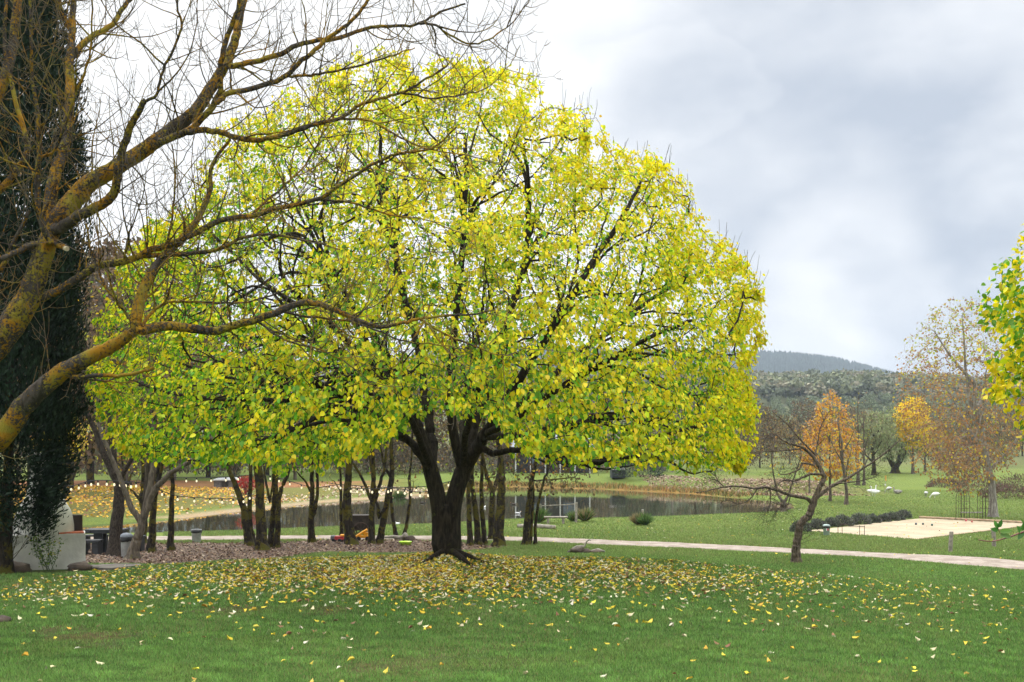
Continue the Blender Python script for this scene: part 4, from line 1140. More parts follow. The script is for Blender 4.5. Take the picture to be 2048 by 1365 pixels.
def twig_shrub():
    bx, by = 4.6, 6.6; base = Vector((bx, by, H1(bx, by)))
    root = thing('evergreen_shrub', 'leafy red brown twig with glossy green leaves poking in at the right edge', 'shrub', base)
    s = Skel()
    t0 = s.poly([base - Vector((0, 0, .05)), base + Vector((-.1, 0, .8)), base + Vector((-.25, 0, 1.5))], .03, .018, -1, 5)
    D = 6.2
    t1 = s.poly([base + Vector((-.2, -.1, 1.1)), P(2200, 1020, D + .1), P(2100, 1050, D), P(2048, 1064, D), P(2018, 1075, D), P(1985, 1083, D), P(1955, 1080, D)], .010, .0035, t0[6], 5)
    t2 = s.poly([P(2012, 1076, D), P(2000, 1066, D), P(1996, 1055, D)], .003, .002, t1[-12], 4)
    s.mesh('stems', mat_plain('twig_bark', (.16, .055, .035), .6, .3, 20), root, base)
    rs = np.random.RandomState(4); L = []
    def lf_(px, py, ax, sz, dz=0): L.append((tuple(P(px, py, D + dz)), ax, sz))
    for px, py, ax, sz in ((1996, 1056, (-.5, -.2, .8), .055), (1996, 1056, (.25, -.4, .9), .06), (1997, 1060, (-.8, -.4, .1), .07), (1999, 1064, (.9, -.3, .15), .075), (2000, 1068, (.8, -.5, -.3), .07),
                           (2003, 1068, (.9, .2, .5), .07), (1957, 1080, (-.9, -.2, .25), .03), (1970, 1081, (.3, -.3, .9), .03), (1980, 1083, (.5, -.3, .6), .03), (2040, 1066, (-.5, -.6, .6), .075), (2048, 1064, (-.6, -.2, -.6), .07), (2044, 1062, (.2, -.4, .9), .09), (2055, 1062, (-.4, .1, .9), .09), (2080, 1055, (-.3, -.3, .9), .1)):
        lf_(px, py, ax, sz)
    for k in range(420):
        q = base + Vector((rs.normal(0, .30), rs.normal(0, .3), rs.uniform(.3, 1.6))); L.append((tuple(q), (rs.normal(), rs.normal(), .7), .09))
    n = len(L)
    leaves('foliage', [l[0] for l in L], [l[1] for l in L], rs.normal(0, 1, (n, 3)) * .5 + np.array([0, -1, .5]), np.array([l[2] for l in L]), pick([(.06, .17, .03), (.13, .26, .05), (.35, .40, .08)], (4, 3, 1), n), LEAF, root, LEAF_T, base, .75)
twig_shrub()

# ------------------------------------------------------------------ woodland beyond the pond
def wood_proto(seed, name, label, H, r, n, cols, cw, bark, size=(.25, .45), nleaf=900, natt=520, forks=3, loc=(0, 0), droop=-.5, group=None):
    np.random.seed(seed); rs = np.random.RandomState(seed)
    b = Vector((0, 0, 0)); st = [([(0, 0, -.4), (0.05, 0, .8), (0, .1, H * .22)], .20, .16, None)]
    for k in range(forks):
        th = k * 2 * PI / forks + rs.rand(); st.append(([(0, .1, H * .22), (math.cos(th) * r * .3, math.sin(th) * r * .3, H * .45), (math.cos(th) * r * .5, math.sin(th) * r * .5, H * .8)], .11, .03, (0, .95)))
    a = ell(natt, (0, 0, H * .54), (r, r, H * .47), .2)
    lf = dict(n=nleaf, size=size, cols=cols, cw=cw, tpl=LEAF_Q, thr=.035, sp=.22, zmin=H * .08, droop=droop)
    o = build_tree(name, label, b, st, a, H / 26, H / 2, H / 24, 45, bark, .011, 2.25, lf, group, 0, None, seed=seed, sides=((.12, 8), (.03, 4), (0, 3)))
    register(o); return o
ORD = ['first', 'second', 'third', 'fourth', 'fifth', 'sixth', 'seventh', 'eighth', 'ninth', 'tenth', 'eleventh', 'twelfth', 'thirteenth', 'fourteenth', 'fifteenth', 'sixteenth', 'seventeenth', 'eighteenth', 'nineteenth', 'twentieth', 'twenty first', 'twenty second', 'twenty third', 'twenty fourth', 'twenty fifth', 'twenty sixth', 'twenty seventh', 'twenty eighth', 'twenty ninth', 'thirtieth']
BR = [(.13, .085, .05), (.20, .13, .06), (.08, .07, .04), (.32, .24, .06)]
pa = wood_proto(201, 'woodland_tree', 'x', 13, 4.2, 0, BR, (4, 3, 2, 1), BARK_GROVE, nleaf=2800)
pb = wood_proto(202, 'woodland_tree', 'x', 11, 3.6, 0, BR, (2, 3, 2, 3), BARK_GREY, nleaf=2000)
pc = wood_proto(203, 'woodland_tree', 'x', 15, 4.0, 0, [(.08, .10, .05), (.12, .14, .07), (.18, .17, .1)], (2, 3, 2), BARK_PALE, nleaf=2400, droop=-1)
gW = 'brown woodland trees beyond the pond'
rs = np.random.RandomState(77)
spots = []
for k, (px, D, sc_, pr) in enumerate([(60, 66, 1.4, pa), (140, 76, 1.5, pa), (182, 86, 1.75, pa), (248, 92, 2.0, pb), (300, 98, 1.75, pa), (345, 96, 1.9, pb), (416, 104, 1.4, pa), (470, 108, 1.1, pb), (535, 112, 1.2, pa), (590, 104, .95, pb), (640, 120, 1.1, pa), (690, 112, .9, pb), (735, 124, 1.1, pa),
                                      (785, 122, 1.0, pb), (840, 132, 1.15, pa), (900, 126, .95, pb), (960, 134, 1.1, pc), (1015, 130, .9, pb), (1060, 136, 1.0, pa), (1120, 131, .9, pc), (1165, 135, 1.0, pb), (1215, 138, .95, pc), (1290, 136, .8, pb), (1345, 122, .95, pc), (1390, 140, .8, pa), (1442, 126, .9, pc), (1490, 142, .7, pb)]):
    x = pxw(px, D); loc = (x, D, H1(x, D) - .1)
    kind = {pa: 'dark twiggy tree', pb: 'thin leaved brown tree', pc: 'pale barked gum tree'}[pr]
    lab = '%s in the row beyond the pond, %s from the left' % (kind, ORD[k])
    if pr not in spots: pr.location = loc; pr.scale = (sc_,) * 3; tag(pr, lab, 'tree', gW); spots.append(pr)
    else: copy_tree(pr, loc, rs.rand() * 6, sc_, lab, gW, sc_ * rs.uniform(.9, 1.12))
for k, (px, D, sc_, pr) in enumerate([(1478, 150, .75, pb), (1520, 165, .85, pa), (1545, 205, .9, pb), (1580, 180, .8, pb), (1612, 230, .95, pa), (1640, 195, .85, pb), (1690, 240, 1.0, pb), (1712, 200, .8, pa), (1850, 190, .9, pa), (1880, 160, .75, pb), (1905, 215, 1.0, pb), (1960, 185, .9, pa), (2010, 170, .85, pb), (2045, 210, 1.0, pa)]):
    x = pxw(px, D); side_ = 'left' if px < 1750 else 'right'; kk = k if px < 1750 else k - 8
    copy_tree(pr, (x, D, H1(x, D) - .1), rs.rand() * 6, sc_, 'bare twiggy tree in the meadow %s, %s from the left' % ('behind the orange tree' if px < 1750 else 'behind the tall sparse brown tree', ORD[kk]), 'bare trees in the meadow')
# yellow-leaved small trees near the left end of the pond
for k, (px, py, top, hw, lab) in enumerate([(124, 1020, 820, 60, 'small yellow leaved tree rising behind the hearth chimney'), (250, 992, 800, 58, 'yellow leaved tree on the left bank behind the thick ridged trunk')]):
    leaf_tree('young_tree', lab, px, py, top, hw, n=900, natt=420, cols=YL, cw=(5, 3, 2, 2), size=(.14, .26), trunkw=11, forks=3, bot=930, seed=211 + k, tip=.008, bark=BARK_GROVE)
leaf_tree('red_shrub', 'bright red leaved shrub on the far bank seen between the middle trunks', 492, 990, 950, 17, n=420, natt=160, cols=[(.42, .035, .025), (.30, .05, .03), (.45, .15, .05)], cw=(4, 3, 1), size=(.14, .24), trunkw=3, forks=3, bot=985, seed=221, tip=.006)

def bush(name, label, c, r, n, cols, cw, size, group=None, cat='shrub', seed=1, spiky=False, stems=True):
    """a shrub: dark stems and an uneven shell of small leaves"""
    np.random.seed(seed); c = Vector(c)
    root = thing(name, label, cat, c, 0, group)
    v = unit(np.random.randn(n, 3)); v[:, 2] = np.abs(v[:, 2])
    q = (.72 + .35 * np.random.rand(n, 1)) * (1 + .22 * vnoise(v[:, 0] * 3, v[:, 1] * 3 + v[:, 2] * 4, 1.5, seed))[:, None]
    po = v * q * np.array(r)[None] + np.array(c)[None]
    ax = v + np.random.randn(n, 3) * .35 + np.array([0, 0, .5])
    if spiky: po = np.array(c)[None] + v * np.array(r)[None] * .12; ax = v + np.array([0, 0, .6])
    leaves('foliage', po, ax, np.random.randn(n, 3) * .7 + np.array([0, -.6, .5]), np.random.uniform(*size, n), pick(cols, cw, n, .2), LEAF, root, LEAF_Q, c, .5 if not spiky else .07)
    if stems:
        s = Skel(); b = s.add(c - Vector((0, 0, .03)), -1, .02)
        for k in range(7):
            th = k * .9; e = c + Vector((math.cos(th) * r[0] * .6, math.sin(th) * r[1] * .6, r[2] * .75)); m = s.add(c.lerp(e, .5) + Vector((0, 0, -.05 * r[2])), b, .012); s.add(e, m, .006)
        s.mesh('stems', BARK_GROVE, root, c)
    return root
SHR = [(.05, .075, .04), (.09, .12, .07), (.04, .05, .03)]
g = G(1280, 955); bush('shrub', 'big round grey green bush on the far bank right of the dark shed', g, (2.6, 2.2, 2.6), 2600, SHR, (3, 3, 2), (.18, .34), seed=231)

# olive grove, gum woodland, pine plantation and the far hill
def olive(seed):
    np.random.seed(seed)
    root = thing('olive_tree', 'x', 'tree', (0, 0, 0))
    s = Skel(); a = s.poly([(0, 0, -.3), (.05, 0, .6), (0, 0, 1.2)], .18, .14, -1, 3)
    for k in range(4):
        th = k * 1.6; s.poly([(math.cos(th) * .7, math.sin(th) * .7, 2.2), (math.cos(th) * 1.3, math.sin(th) * 1.3, 3.2)], .08, .04, a[-1], 3)
    s.mesh('trunk', BARK_GROVE, root, (0, 0, 0))
    P_, N_ = [], []
    for k in range(16):
        c = np.array([np.random.uniform(-1.5, 1.5), np.random.uniform(-1.5, 1.5), np.random.uniform(1.9, 4.1)]); m = 75
        v = unit(np.random.randn(m, 3)); P_.append(c + v * np.random.uniform(.65, 1.0) * (.75 + .3 * np.random.rand(m, 1))); N_.append(v + np.random.randn(m, 3) * .3)
    po = np.concatenate(P_); nn = np.concatenate(N_); n = len(po)
    leaves('crown', po, np.random.randn(n, 3) + np.array([0, 0, .6]), nn, np.random.uniform(.35, .6, n), pick([(.16, .20, .10), (.22, .26, .14), (.10, .13, .065)], (3, 2, 2), n, .15), LEAFDRY, root, LEAF_Q, (0, 0, 0), 1.0)
    register(root); return root
OL = [olive(301), olive(302)]
rs = np.random.RandomState(5); cnt = 0; used = set()
for row, D in enumerate(np.linspace(235, 440, 13)):
    for x in np.arange(.13 * D, .53 * D, 5.2 + row * .25):
        x2 = x + rs.uniform(-.7, .7); y2 = D + rs.uniform(-3, 3)
        if cnt >= 280: break
        z = H1(x2, y2) - .1; o = OL[cnt % 2]
        lab = 'grey green olive tree on the far slope, %s' % ('lower edge of the rows' if row < 1 else 'among the many in the rows'); gr = 'olive trees on the far slope'
        sc_ = rs.uniform(.85, 1.25)
        if cnt < 2: o.location = (x2, y2, z); tag(o, lab, 'tree', gr)
        else: copy_tree(o, (x2, y2, z), rs.rand() * 6, sc_, lab, gr, sc_ * rs.uniform(.85, 1.1))
        cnt += 1
def woodland():
    rs = np.random.RandomState(8); np.random.seed(8)
    P_, N_, C_, S_, A_ = [], [], [], [], []
    for k in range(2600):
        D = rs.uniform(430, 690); x = rs.uniform(-.1, .60) * D
        z0 = H1(x, D); h = rs.uniform(7, 11) ; r = rs.uniform(3.2, 5.5)
        base_c = np.array([(.20, .22, .11), (.26, .24, .15), (.14, .165, .09)][rs.randint(3)]) * rs.uniform(.8, 1.2)
        for j in range(4):
            c = np.array([x + rs.uniform(-r, r) * .6, D + rs.uniform(-r, r) * .5, z0 + h - r * .6 + rs.uniform(-1.2, 1.4)]); m = 24; rr = r * rs.uniform(.4, .65)
            v = unit(rs.randn(m, 3)); v[:, 2] = np.abs(v[:, 2]) * 1.2 - .35
            P_.append(c + v * rr * np.array([1, 1, .75])); N_.append(v + rs.randn(m, 3) * .25); C_.append(base_c[None] * rs.uniform(.75, 1.25, (m, 1))); S_.append(rs.uniform(1.1, 2.2, m)); A_.append(rs.randn(m, 3))
    leaves('woodland', np.concatenate(P_), np.concatenate(A_), np.concatenate(N_), np.concatenate(S_), np.concatenate(C_), LEAFDRY, None, LEAF_Q, (0, 0, 0), 1.1)
    tag(bpy.data.objects['woodland'], kind='stuff', label='grey green gum woodland covering the ridge below the blue hill', cat='woodland')
woodland()
def HILL(x, y):
    x = np.asarray(x, float); y = np.asarray(y, float)
    pr = np.interp(x / y, [-.6, -.2, 0, .10, .255, .275, .30, .322, .345, .37, .40, .48, .7], [118, 140, 152, 150, 146.5, 145, 141.5, 137, 129, 119, 106, 70, 30])
    u = np.clip((y - 800) / 700, 0, 1.25)
    prof = np.where(u < 1, u ** 1.15, 1 - (u - 1) * .3)
    return 33 + (pr - 33) * prof + 1.2 * vnoise(x, y, .02, 66)
hx = np.linspace(-700, 1250, 120); hy = np.linspace(790, 1950, 60); A, B = np.meshgrid(hx, hy); a, b = A.ravel(), B.ravel()
ii = (np.arange(59)[:, None] * 120 + np.arange(119)[None]).ravel()
hz = HILL(a, b); hz[b < 800] -= 12
colh = np.tile(np.array([.045, .065, .045]), (len(a), 1)); fld = (sstep(b, 900, 930) * (1 - sstep(b, 1120, 1150)) * sstep(a / b, .17, .20) * (1 - sstep(a / b, .275, .29)))[:, None]
colh = colh * (1 - fld) + np.array([.42, .40, .28]) * fld
t = NT('hill_turf'); t.finish(t.attr('Col').outputs['Color'], 1.0)
tag(new_mesh('far_hill', np.stack([a, b, hz], 1), np.stack([ii, ii + 1, ii + 121, ii + 120], 1), t.m, col=colh), kind='structure')
def plantation():
    rs = np.random.RandomState(12); n = 15000
    y = rs.uniform(1120, 1530, n); x = rs.uniform(-.1, .50, n) * y
    keep = ~((y < 1160) & (x / y < .28)); x = x[keep]; y = y[keep]; n = len(x)
    z = HILL(x, y); h = rs.uniform(8, 12, n); r = h * .30
    k = 5; ang = np.linspace(0, 2 * PI, k, endpoint=False)
    ring = np.stack([x[:, None] + r[:, None] * np.cos(ang), y[:, None] + r[:, None] * np.sin(ang), np.repeat((z + h * .12)[:, None], k, 1)], 2)
    top = np.stack([x, y, z + h], 1)[:, None]
    V = np.concatenate([ring, top], 1).reshape(-1, 3)
    f = np.stack([np.arange(k), (np.arange(k) + 1) % k, np.full(k, k)], 1)[None] + (np.arange(n) * (k + 1))[:, None, None]
    c = np.repeat(np.array([[.035, .052, .05]]) * rs.uniform(.55, 1.5, (n, 1)), k + 1, 0)
    t = NT('pine_green'); t.finish(t.attr('Col').outputs['Color'], 1.0)
    o = new_mesh('pine_plantation', V, f.reshape(-1, 3), t.m, None, False, col=c)
    tag(o, 'dark blue green pine plantation covering the distant hill', 'plantation', kind='stuff')
plantation()

# ------------------------------------------------------------------ outdoor hearth, table, benches, bins
WHITE = mat_plain('whitewashed_render', (.62, .61, .57), .9, .16, 2.2, .9)
BLACKW = mat_plain('black_stained_timber', (.022, .024, .028), .55, .4, 5, .3)
IRON = mat_plain('rusty_iron', (.06, .035, .022), .7, .4, 9, .3)
GALV = mat_plain('galvanised_steel', (.36, .37, .37), .45, .2, 5, .15, .6)
BAG = mat_plain('black_plastic', (.010, .010, .013), .3, .3, 14, .9)
GREYW = mat_plain('weathered_timber', (.26, .23, .19), .9, .35, 8, .8)
STONE = mat_plain('paving_stone', (.14, .125, .11), .9, .35, 3, .8)
ROCKM = mat_plain('field_rock', (.075, .055, .04), .9, .45, 4, 1.0)

def hearth():
    c = G(98, 1140, 18); D = c.y; ppm = F / D; x = pxw(92, D); z0 = H1(x, D) - .08
    o = thing('outdoor_hearth', 'whitewashed outdoor hearth with a curved bell chimney beside the cypress', 'hearth', (x, D, z0), math.radians(25))
    W2 = 73 / ppm; Hh = 78 / ppm
    me = MB()
    # lumpy plastered block
    nx_, nz_ = 22, 12; Dp = .95
    def face(fn):
        b = len(me.v)
        for j in range(nz_ + 1):
            for i in range(nx_ + 1): me.v.append(tuple(fn(i / nx_, j / nz_)))
        for j in range(nz_):
            for i in range(nx_): a = b + j * (nx_ + 1) + i; me.f4.append([a, a + 1, a + nx_ + 2, a + nx_ + 1])
    def wob(p): 
        p = Vector(p); n_ = mnoise.noise_vector(p * 2.3) * .022 + mnoise.noise_vector(p * 9) * .006
        return p + n_
    rx, rz_, ry = W2, Hh, Dp
    face(lambda u, v: wob((-rx + 2 * rx * u, 0, rz_ * v)))
    face(lambda u, v: wob((rx, ry * u, rz_ * v)))
    face(lambda u, v: wob((rx - 2 * rx * u, ry, rz_ * v)))
    face(lambda u, v: wob((-rx, ry - ry * u, rz_ * v)))
    face(lambda u, v: wob((-rx + 2 * rx * u, ry * v, rz_)))
    me.build('base', WHITE, o, True)
    m = MB(); pr = [(.60, 0), (.605, .06), (.60, .2), (.575, .36), (.52, .52), (.44, .66), (.37, .78), (.32, .92), (.29, 1.1), (.275, 1.35), (.27, 1.65), (.30, 1.68), (.30, 1.74), (.2, 1.75)]
    m.lathe([(r * 1.0, z) for r, z in pr], (-.04, .47, Hh - .01), 36, .8)
    ob = m.build('chimney', WHITE, o, True)
    m = MB(); m.box((.34, .05, Hh + .63), (.10, .03, .018)); m.build('flue_plate', IRON, o)
    m = MB(); m.box((rx - .34, .42, Hh + .15), (.58, .05, .46), bev=.012); m.build('grill_lid', mat_plain('burnt_steel', (.035, .022, .018), .5, .3, 5, .2), o)
    m = MB(); m.box((rx - .28, .24, Hh + .012), (.50, .40, .035), bev=.01); m.build('hotplate', mat_plain('rust_red', (.42, .10, .03), .7, .3, 9, .4), o)
hearth()
def plank_thing(name, label, cat, loc, rz, parts, mat, group=None):
    o = thing(name, label, cat, loc, rz, group)
    for nm, boxes in parts:
        m = MB()
        for c, d in boxes: m.box(c, d, bev=.008)
        m.build(nm, mat, o)
    return o
def picnic():
    p = G(205, 1108, 24); D = p.y; z = H1(p.x, D)
    tx = pxw(213, D)
    plank_thing('picnic_table', 'black timber picnic table behind the hearth', 'table', (tx, D, z), math.radians(3), [
        ('tabletop', [((0, -.31 + k * .155, .78), (1.25, .147, .055)) for k in range(5)] + [((0, -.36, .72), (1.2, .04, .08))]),
        ('leg', [((-.20, -.18, .37), (.26, .12, .74))]), ('leg', [((-.20, .2, .37), (.26, .12, .74))]), ('leg', [((.5, 0, .37), (.12, .5, .74))])], BLACKW)
    bx = pxw(183, D - .7); bz = H1(bx, D - .7)
    plank_thing('bench', 'black timber bench closest to the white hearth, beside the picnic table', 'bench', (bx, D - .75, bz), math.radians(3), [
        ('seat', [((0, -.1, .45), (.66, .17, .09)), ((0, .1, .45), (.66, .17, .09))]), ('leg', [((-.25, 0, .2), (.2, .34, .4))]), ('leg', [((.18, 0, .2), (.2, .34, .4))]), ('backrest', [((-.30, .25, .74), (.32, .06, .12)), ((-.40, .25, .36), (.1, .06, .72))])], BLACKW)
    bx = pxw(262, D + .8)
    plank_thing('bench', 'black timber bench seen between the ridged trunk and the forked grey tree', 'bench', (bx, D + .8, H1(bx, D + .8)), 0, [
        ('seat', [((0, -.1, .52), (.9, .17, .06)), ((0, .1, .52), (.9, .17, .06))]), ('leg', [((-.35, 0, .24), (.1, .34, .48))]), ('leg', [((.35, 0, .24), (.1, .34, .48))])], BLACKW)
    bx = pxw(192, D + 1.1)
    plank_thing('bench', 'black timber bench on the far side of the picnic table', 'bench', (bx, D + 1.1, H1(bx, D + 1.1)), 0, [
        ('seat', [((0, -.1, .52), (.8, .17, .06)), ((0, .1, .52), (.8, .17, .06))]), ('leg', [((-.3, 0, .24), (.1, .34, .48))]), ('leg', [((.3, 0, .24), (.1, .34, .48))])], BLACKW)
picnic()
def bin_(px, py, hpx, wpx, label, mat, lid, dmin=24, badge=False, D=None):
    p = G(px, py, dmin); s_ = p.y / F; h = hpx * s_; r = wpx * s_ / 2
    o = thing('litter_bin', label, 'bin', p)
    m = MB(); m.lathe([(r * .80, -.02), (r * .82, .02), (r * .9, h * .4), (r * .95, h * .86), (r * .95, h * .88), (r * .9, h * .88)], n=24); m.build('body', mat, o, True)
    m = MB(); prof = [(r * .97, h * .74), (r * 1.05, h * .73), (r * 1.08, h * .8), (r * 1.06, h * .9), (r * .98, h * .94), (r * .85, h * .93), (r * .75, h * .8)]
    m.lathe(prof, n=24)
    for i, v in enumerate(m.v):
        v = Vector(v); k = .03 * mnoise.noise(v * 14) ; m.v[i] = (v.x * (1 + k * 2), v.y * (1 + k * 2), v.z + k * h * (2.4 if v.z < h * .82 else .6))
    m.build('bin_liner', BAG, o, True)
    if lid:
        m = MB(); m.lathe([(r * 1.02, h * .92), (r * 1.04, h * .94), (r * .98, h * 1.02), (r * .6, h * 1.08), (r * .1, h * 1.1)], n=24); m.build('lid', lid, o, True)
    else:
        m = MB()
        n = 24; m.tube([(r * .97 * math.cos(a), r * .97 * math.sin(a), h * .97) for a in np.linspace(0, 2 * PI, n)], r * .05, 6, False); m.build('rim', mat, o, True)
    if badge:
        m = MB(); m.box((r * .1, -r * .96, h * .6), (r * .5, .01, r * .5), bev=.004); m.build('badge', mat_plain('red_sticker', (.5, .08, .10), .5, .2, 30), o)
        m = MB(); m.box((-r * .28, -r * .95, h * .62), (r * .28, .01, r * .8), bev=.004); m.build('badge', mat_plain('white_sticker', (.6, .6, .62), .5, .2, 30), o)
GREENP = mat_plain('green_grey_plastic', (.16, .22, .18), .5, .15, 5, .1)
bin_(253, 1118, 47, 23, 'lidded steel bin with black liner beside the forked grey tree', GALV, mat_plain('grey_lid', (.16, .18, .21), .5, .2, 5), 24)
bin_(393, 1086, 27, 20, 'open steel bin with black liner on the mulch by the path', GALV, None, 26)
bin_(1653, 1072, 21, 14, 'green grey bin with a small red sticker at the near end of the lavender', GREENP, mat_plain('pale_lid', (.30, .38, .36), .5, .2, 5), 26, True)

# paving slabs and rocks round the hearth
rs = np.random.RandomState(3)
pav = thing('stone_paving', 'low irregular grey paving stones at the right foot of the hearth', 'paving', tuple(G(205, 1132, 18)))
for k in range(26):
    px = rs.uniform(168, 258); py = rs.uniform(1112, 1140) - (px - 168) * .05
    D = 20.2 + (1140 - py) * .16; x = pxw(px, D); m = MB()
    n = rs.randint(5, 8); r = rs.uniform(.2, .34); an = np.sort(rs.uniform(0, 2 * PI, n)) if False else np.linspace(0, 2 * PI, n, endpoint=False) + rs.uniform(-.2, .2, n)
    z = H1(x, D) + .035 + k * .0012
    top = [(x + r * math.cos(a) * 1.25, D + r * math.sin(a), z) for a in an]; bot = [(a, b, c - .12) for a, b, c in top]
    m.v = top + bot; m.fn = [list(range(n))]; m.f4 = [[i + n, (i + 1) % n + n, (i + 1) % n, i] for i in range(n)]
    ob = m.build('paving_stone', STONE, pav); ob.matrix_parent_inverse = Matrix.Translation(-Vector(pav.location))
for k, (px, py, r, lab) in enumerate([(30, 1146, .26, 'brown rock at the foot of the hearth, nearest the cypress trunk'), (48, 1140, .2, 'rounded brown rock leaning on the hearth base'), (57, 1136, .16, 'small reddish rock tucked against the hearth'), (22, 1140, .15, 'small dark rock behind the rocks at the cypress trunk'), (160, 1141, .2, 'flat stone at the right corner of the hearth'), (4, 1247, .10, 'brown lump of rock at the left edge of the near lawn'), (820, 1082, .17, 'dark round boulder at the end of the driftwood log')]):
    g = G(px, py, 10 if py > 1200 else 17); m = MB(); m.rock((0, 0, r * .25), (r * 1.3, r, r * (.6 if k != 6 else .95)), k + 3)
    ob = m.build('rock', ROCKM, None, True); ob.location = g; tag(ob, lab, 'rock')
def rosebush():
    np.random.seed(14); random.seed(14); b = G(112, 1143, 15); b = Vector((b.x, b.y - .3, H1(b.x, b.y - .3)))
    root = thing('rose_bush', 'straggly thin rose bush in front of the white hearth', 'shrub', b)
    s = Skel()
    for k in range(9):
        th = random.uniform(-1, 1); t_ = s.poly([b + Vector((random.uniform(-.15, .15), 0, -.03)), b + Vector((th * .25, random.uniform(-.15, .15), .35)), b + Vector((th * .48, random.uniform(-.2, .2), random.uniform(.55, .82)))], .008, .003, -1, 5)
        s.side(t_, 5, .28, .003, (30, 60), .3, 1, .2, .2, .3, False, .15, .05)
    s.mesh('stems', mat_plain('rose_stem', (.06, .09, .03), .7), root, b)
    p = np.array([tuple(v) for v in s.p]); ch = np.random.randint(0, len(p), 420); ch = ch[p[ch, 2] > b.z + .15]; n = len(ch)
    leaves('foliage', p[ch] + np.random.randn(n, 3) * .03, np.random.randn(n, 3), np.random.randn(n, 3) + np.array([0, -.5, 1]), np.random.uniform(.03, .06, n), pick([(.06, .13, .02), (.16, .26, .03), (.5, .4, .03)], (4, 3, .6), n), LEAF, root, LEAF_T, b)
rosebush()

# ------------------------------------------------------------------ festoon lights
CORD = mat_plain('black_cord', (.008, .008, .008), .6)
t = NT('lit_bulb'); e = t.node('ShaderNodeEmission', {0: (1, .86, .55, 1), 1: 1.0}); t.l.new(e.outputs[0], t.out.inputs[0]); BULB = t.m
def festoon(label, pts, D, every=28, D1=None):
    random.seed(int(D * 7 + every)); D1 = D1 or D; n = len(pts) - 1
    w = [P(a, b, D + (D1 - D) * i / n) for i, (a, b) in enumerate(pts)]
    o = thing('festoon_lights', label, 'string lights', w[0], 0, 'festoon lights strung through the grove')
    c = [Vector(v) for v in catmull(w, 10)]
    m = MB(); m.tube([v - w[0] for v in c], .014, 5); m.build('cord', CORD, o)
    acc = 0; step = every / F * (D + D1) / 2; nxt = step * .4
    for a, b in zip(c, c[1:]):
        L = (b - a).length
        while acc + L >= nxt:
            p = a.lerp(b, (nxt - acc) / L) - w[0]
            m = MB(); m.lathe([(.018, 0.01), (.028, -.01), (.026, -.07), (.02, -.075)], n=8); sk = m.build('socket', CORD, o); sk.location = p
            m = MB(); m.lathe([(.014, -.07), (.024, -.09), (.033, -.12), (.030, -.145), (.018, -.16), (.004, -.168)], n=10); bb = m.build('bulb', BULB, sk, True)
            nxt += step * random.uniform(.75, 1.3)
        acc += L
festoon('cord of bulbs nearest the hearth, running from its chimney to the ridged trunk', [(118, 966), (145, 972), (182, 962), (230, 962), (262, 966)], 33, 27, 30)
festoon('lower cord of bulbs crossing from the ridged trunk to the middle clump', [(232, 962), (290, 968), (345, 990), (400, 996), (480, 998), (502, 990), (552, 1000)], 31, 30, 36)
festoon('high cord of bulbs running level between the forked grey tree and the middle clump', [(300, 955), (371, 956), (445, 955), (520, 950), (556, 956), (620, 975)], 36, 26, 40)
festoon('upper cord of bulbs from the twin stemmed tree to the great trunk', [(624, 978), (680, 970), (740, 974), (813, 975), (860, 972), (905, 962)], 38, 34, 34)
festoon('lower cord of bulbs from the single dark trunk to the great trunk', [(697, 976), (733, 978), (790, 977), (835, 984), (875, 982)], 36, 38, 30)

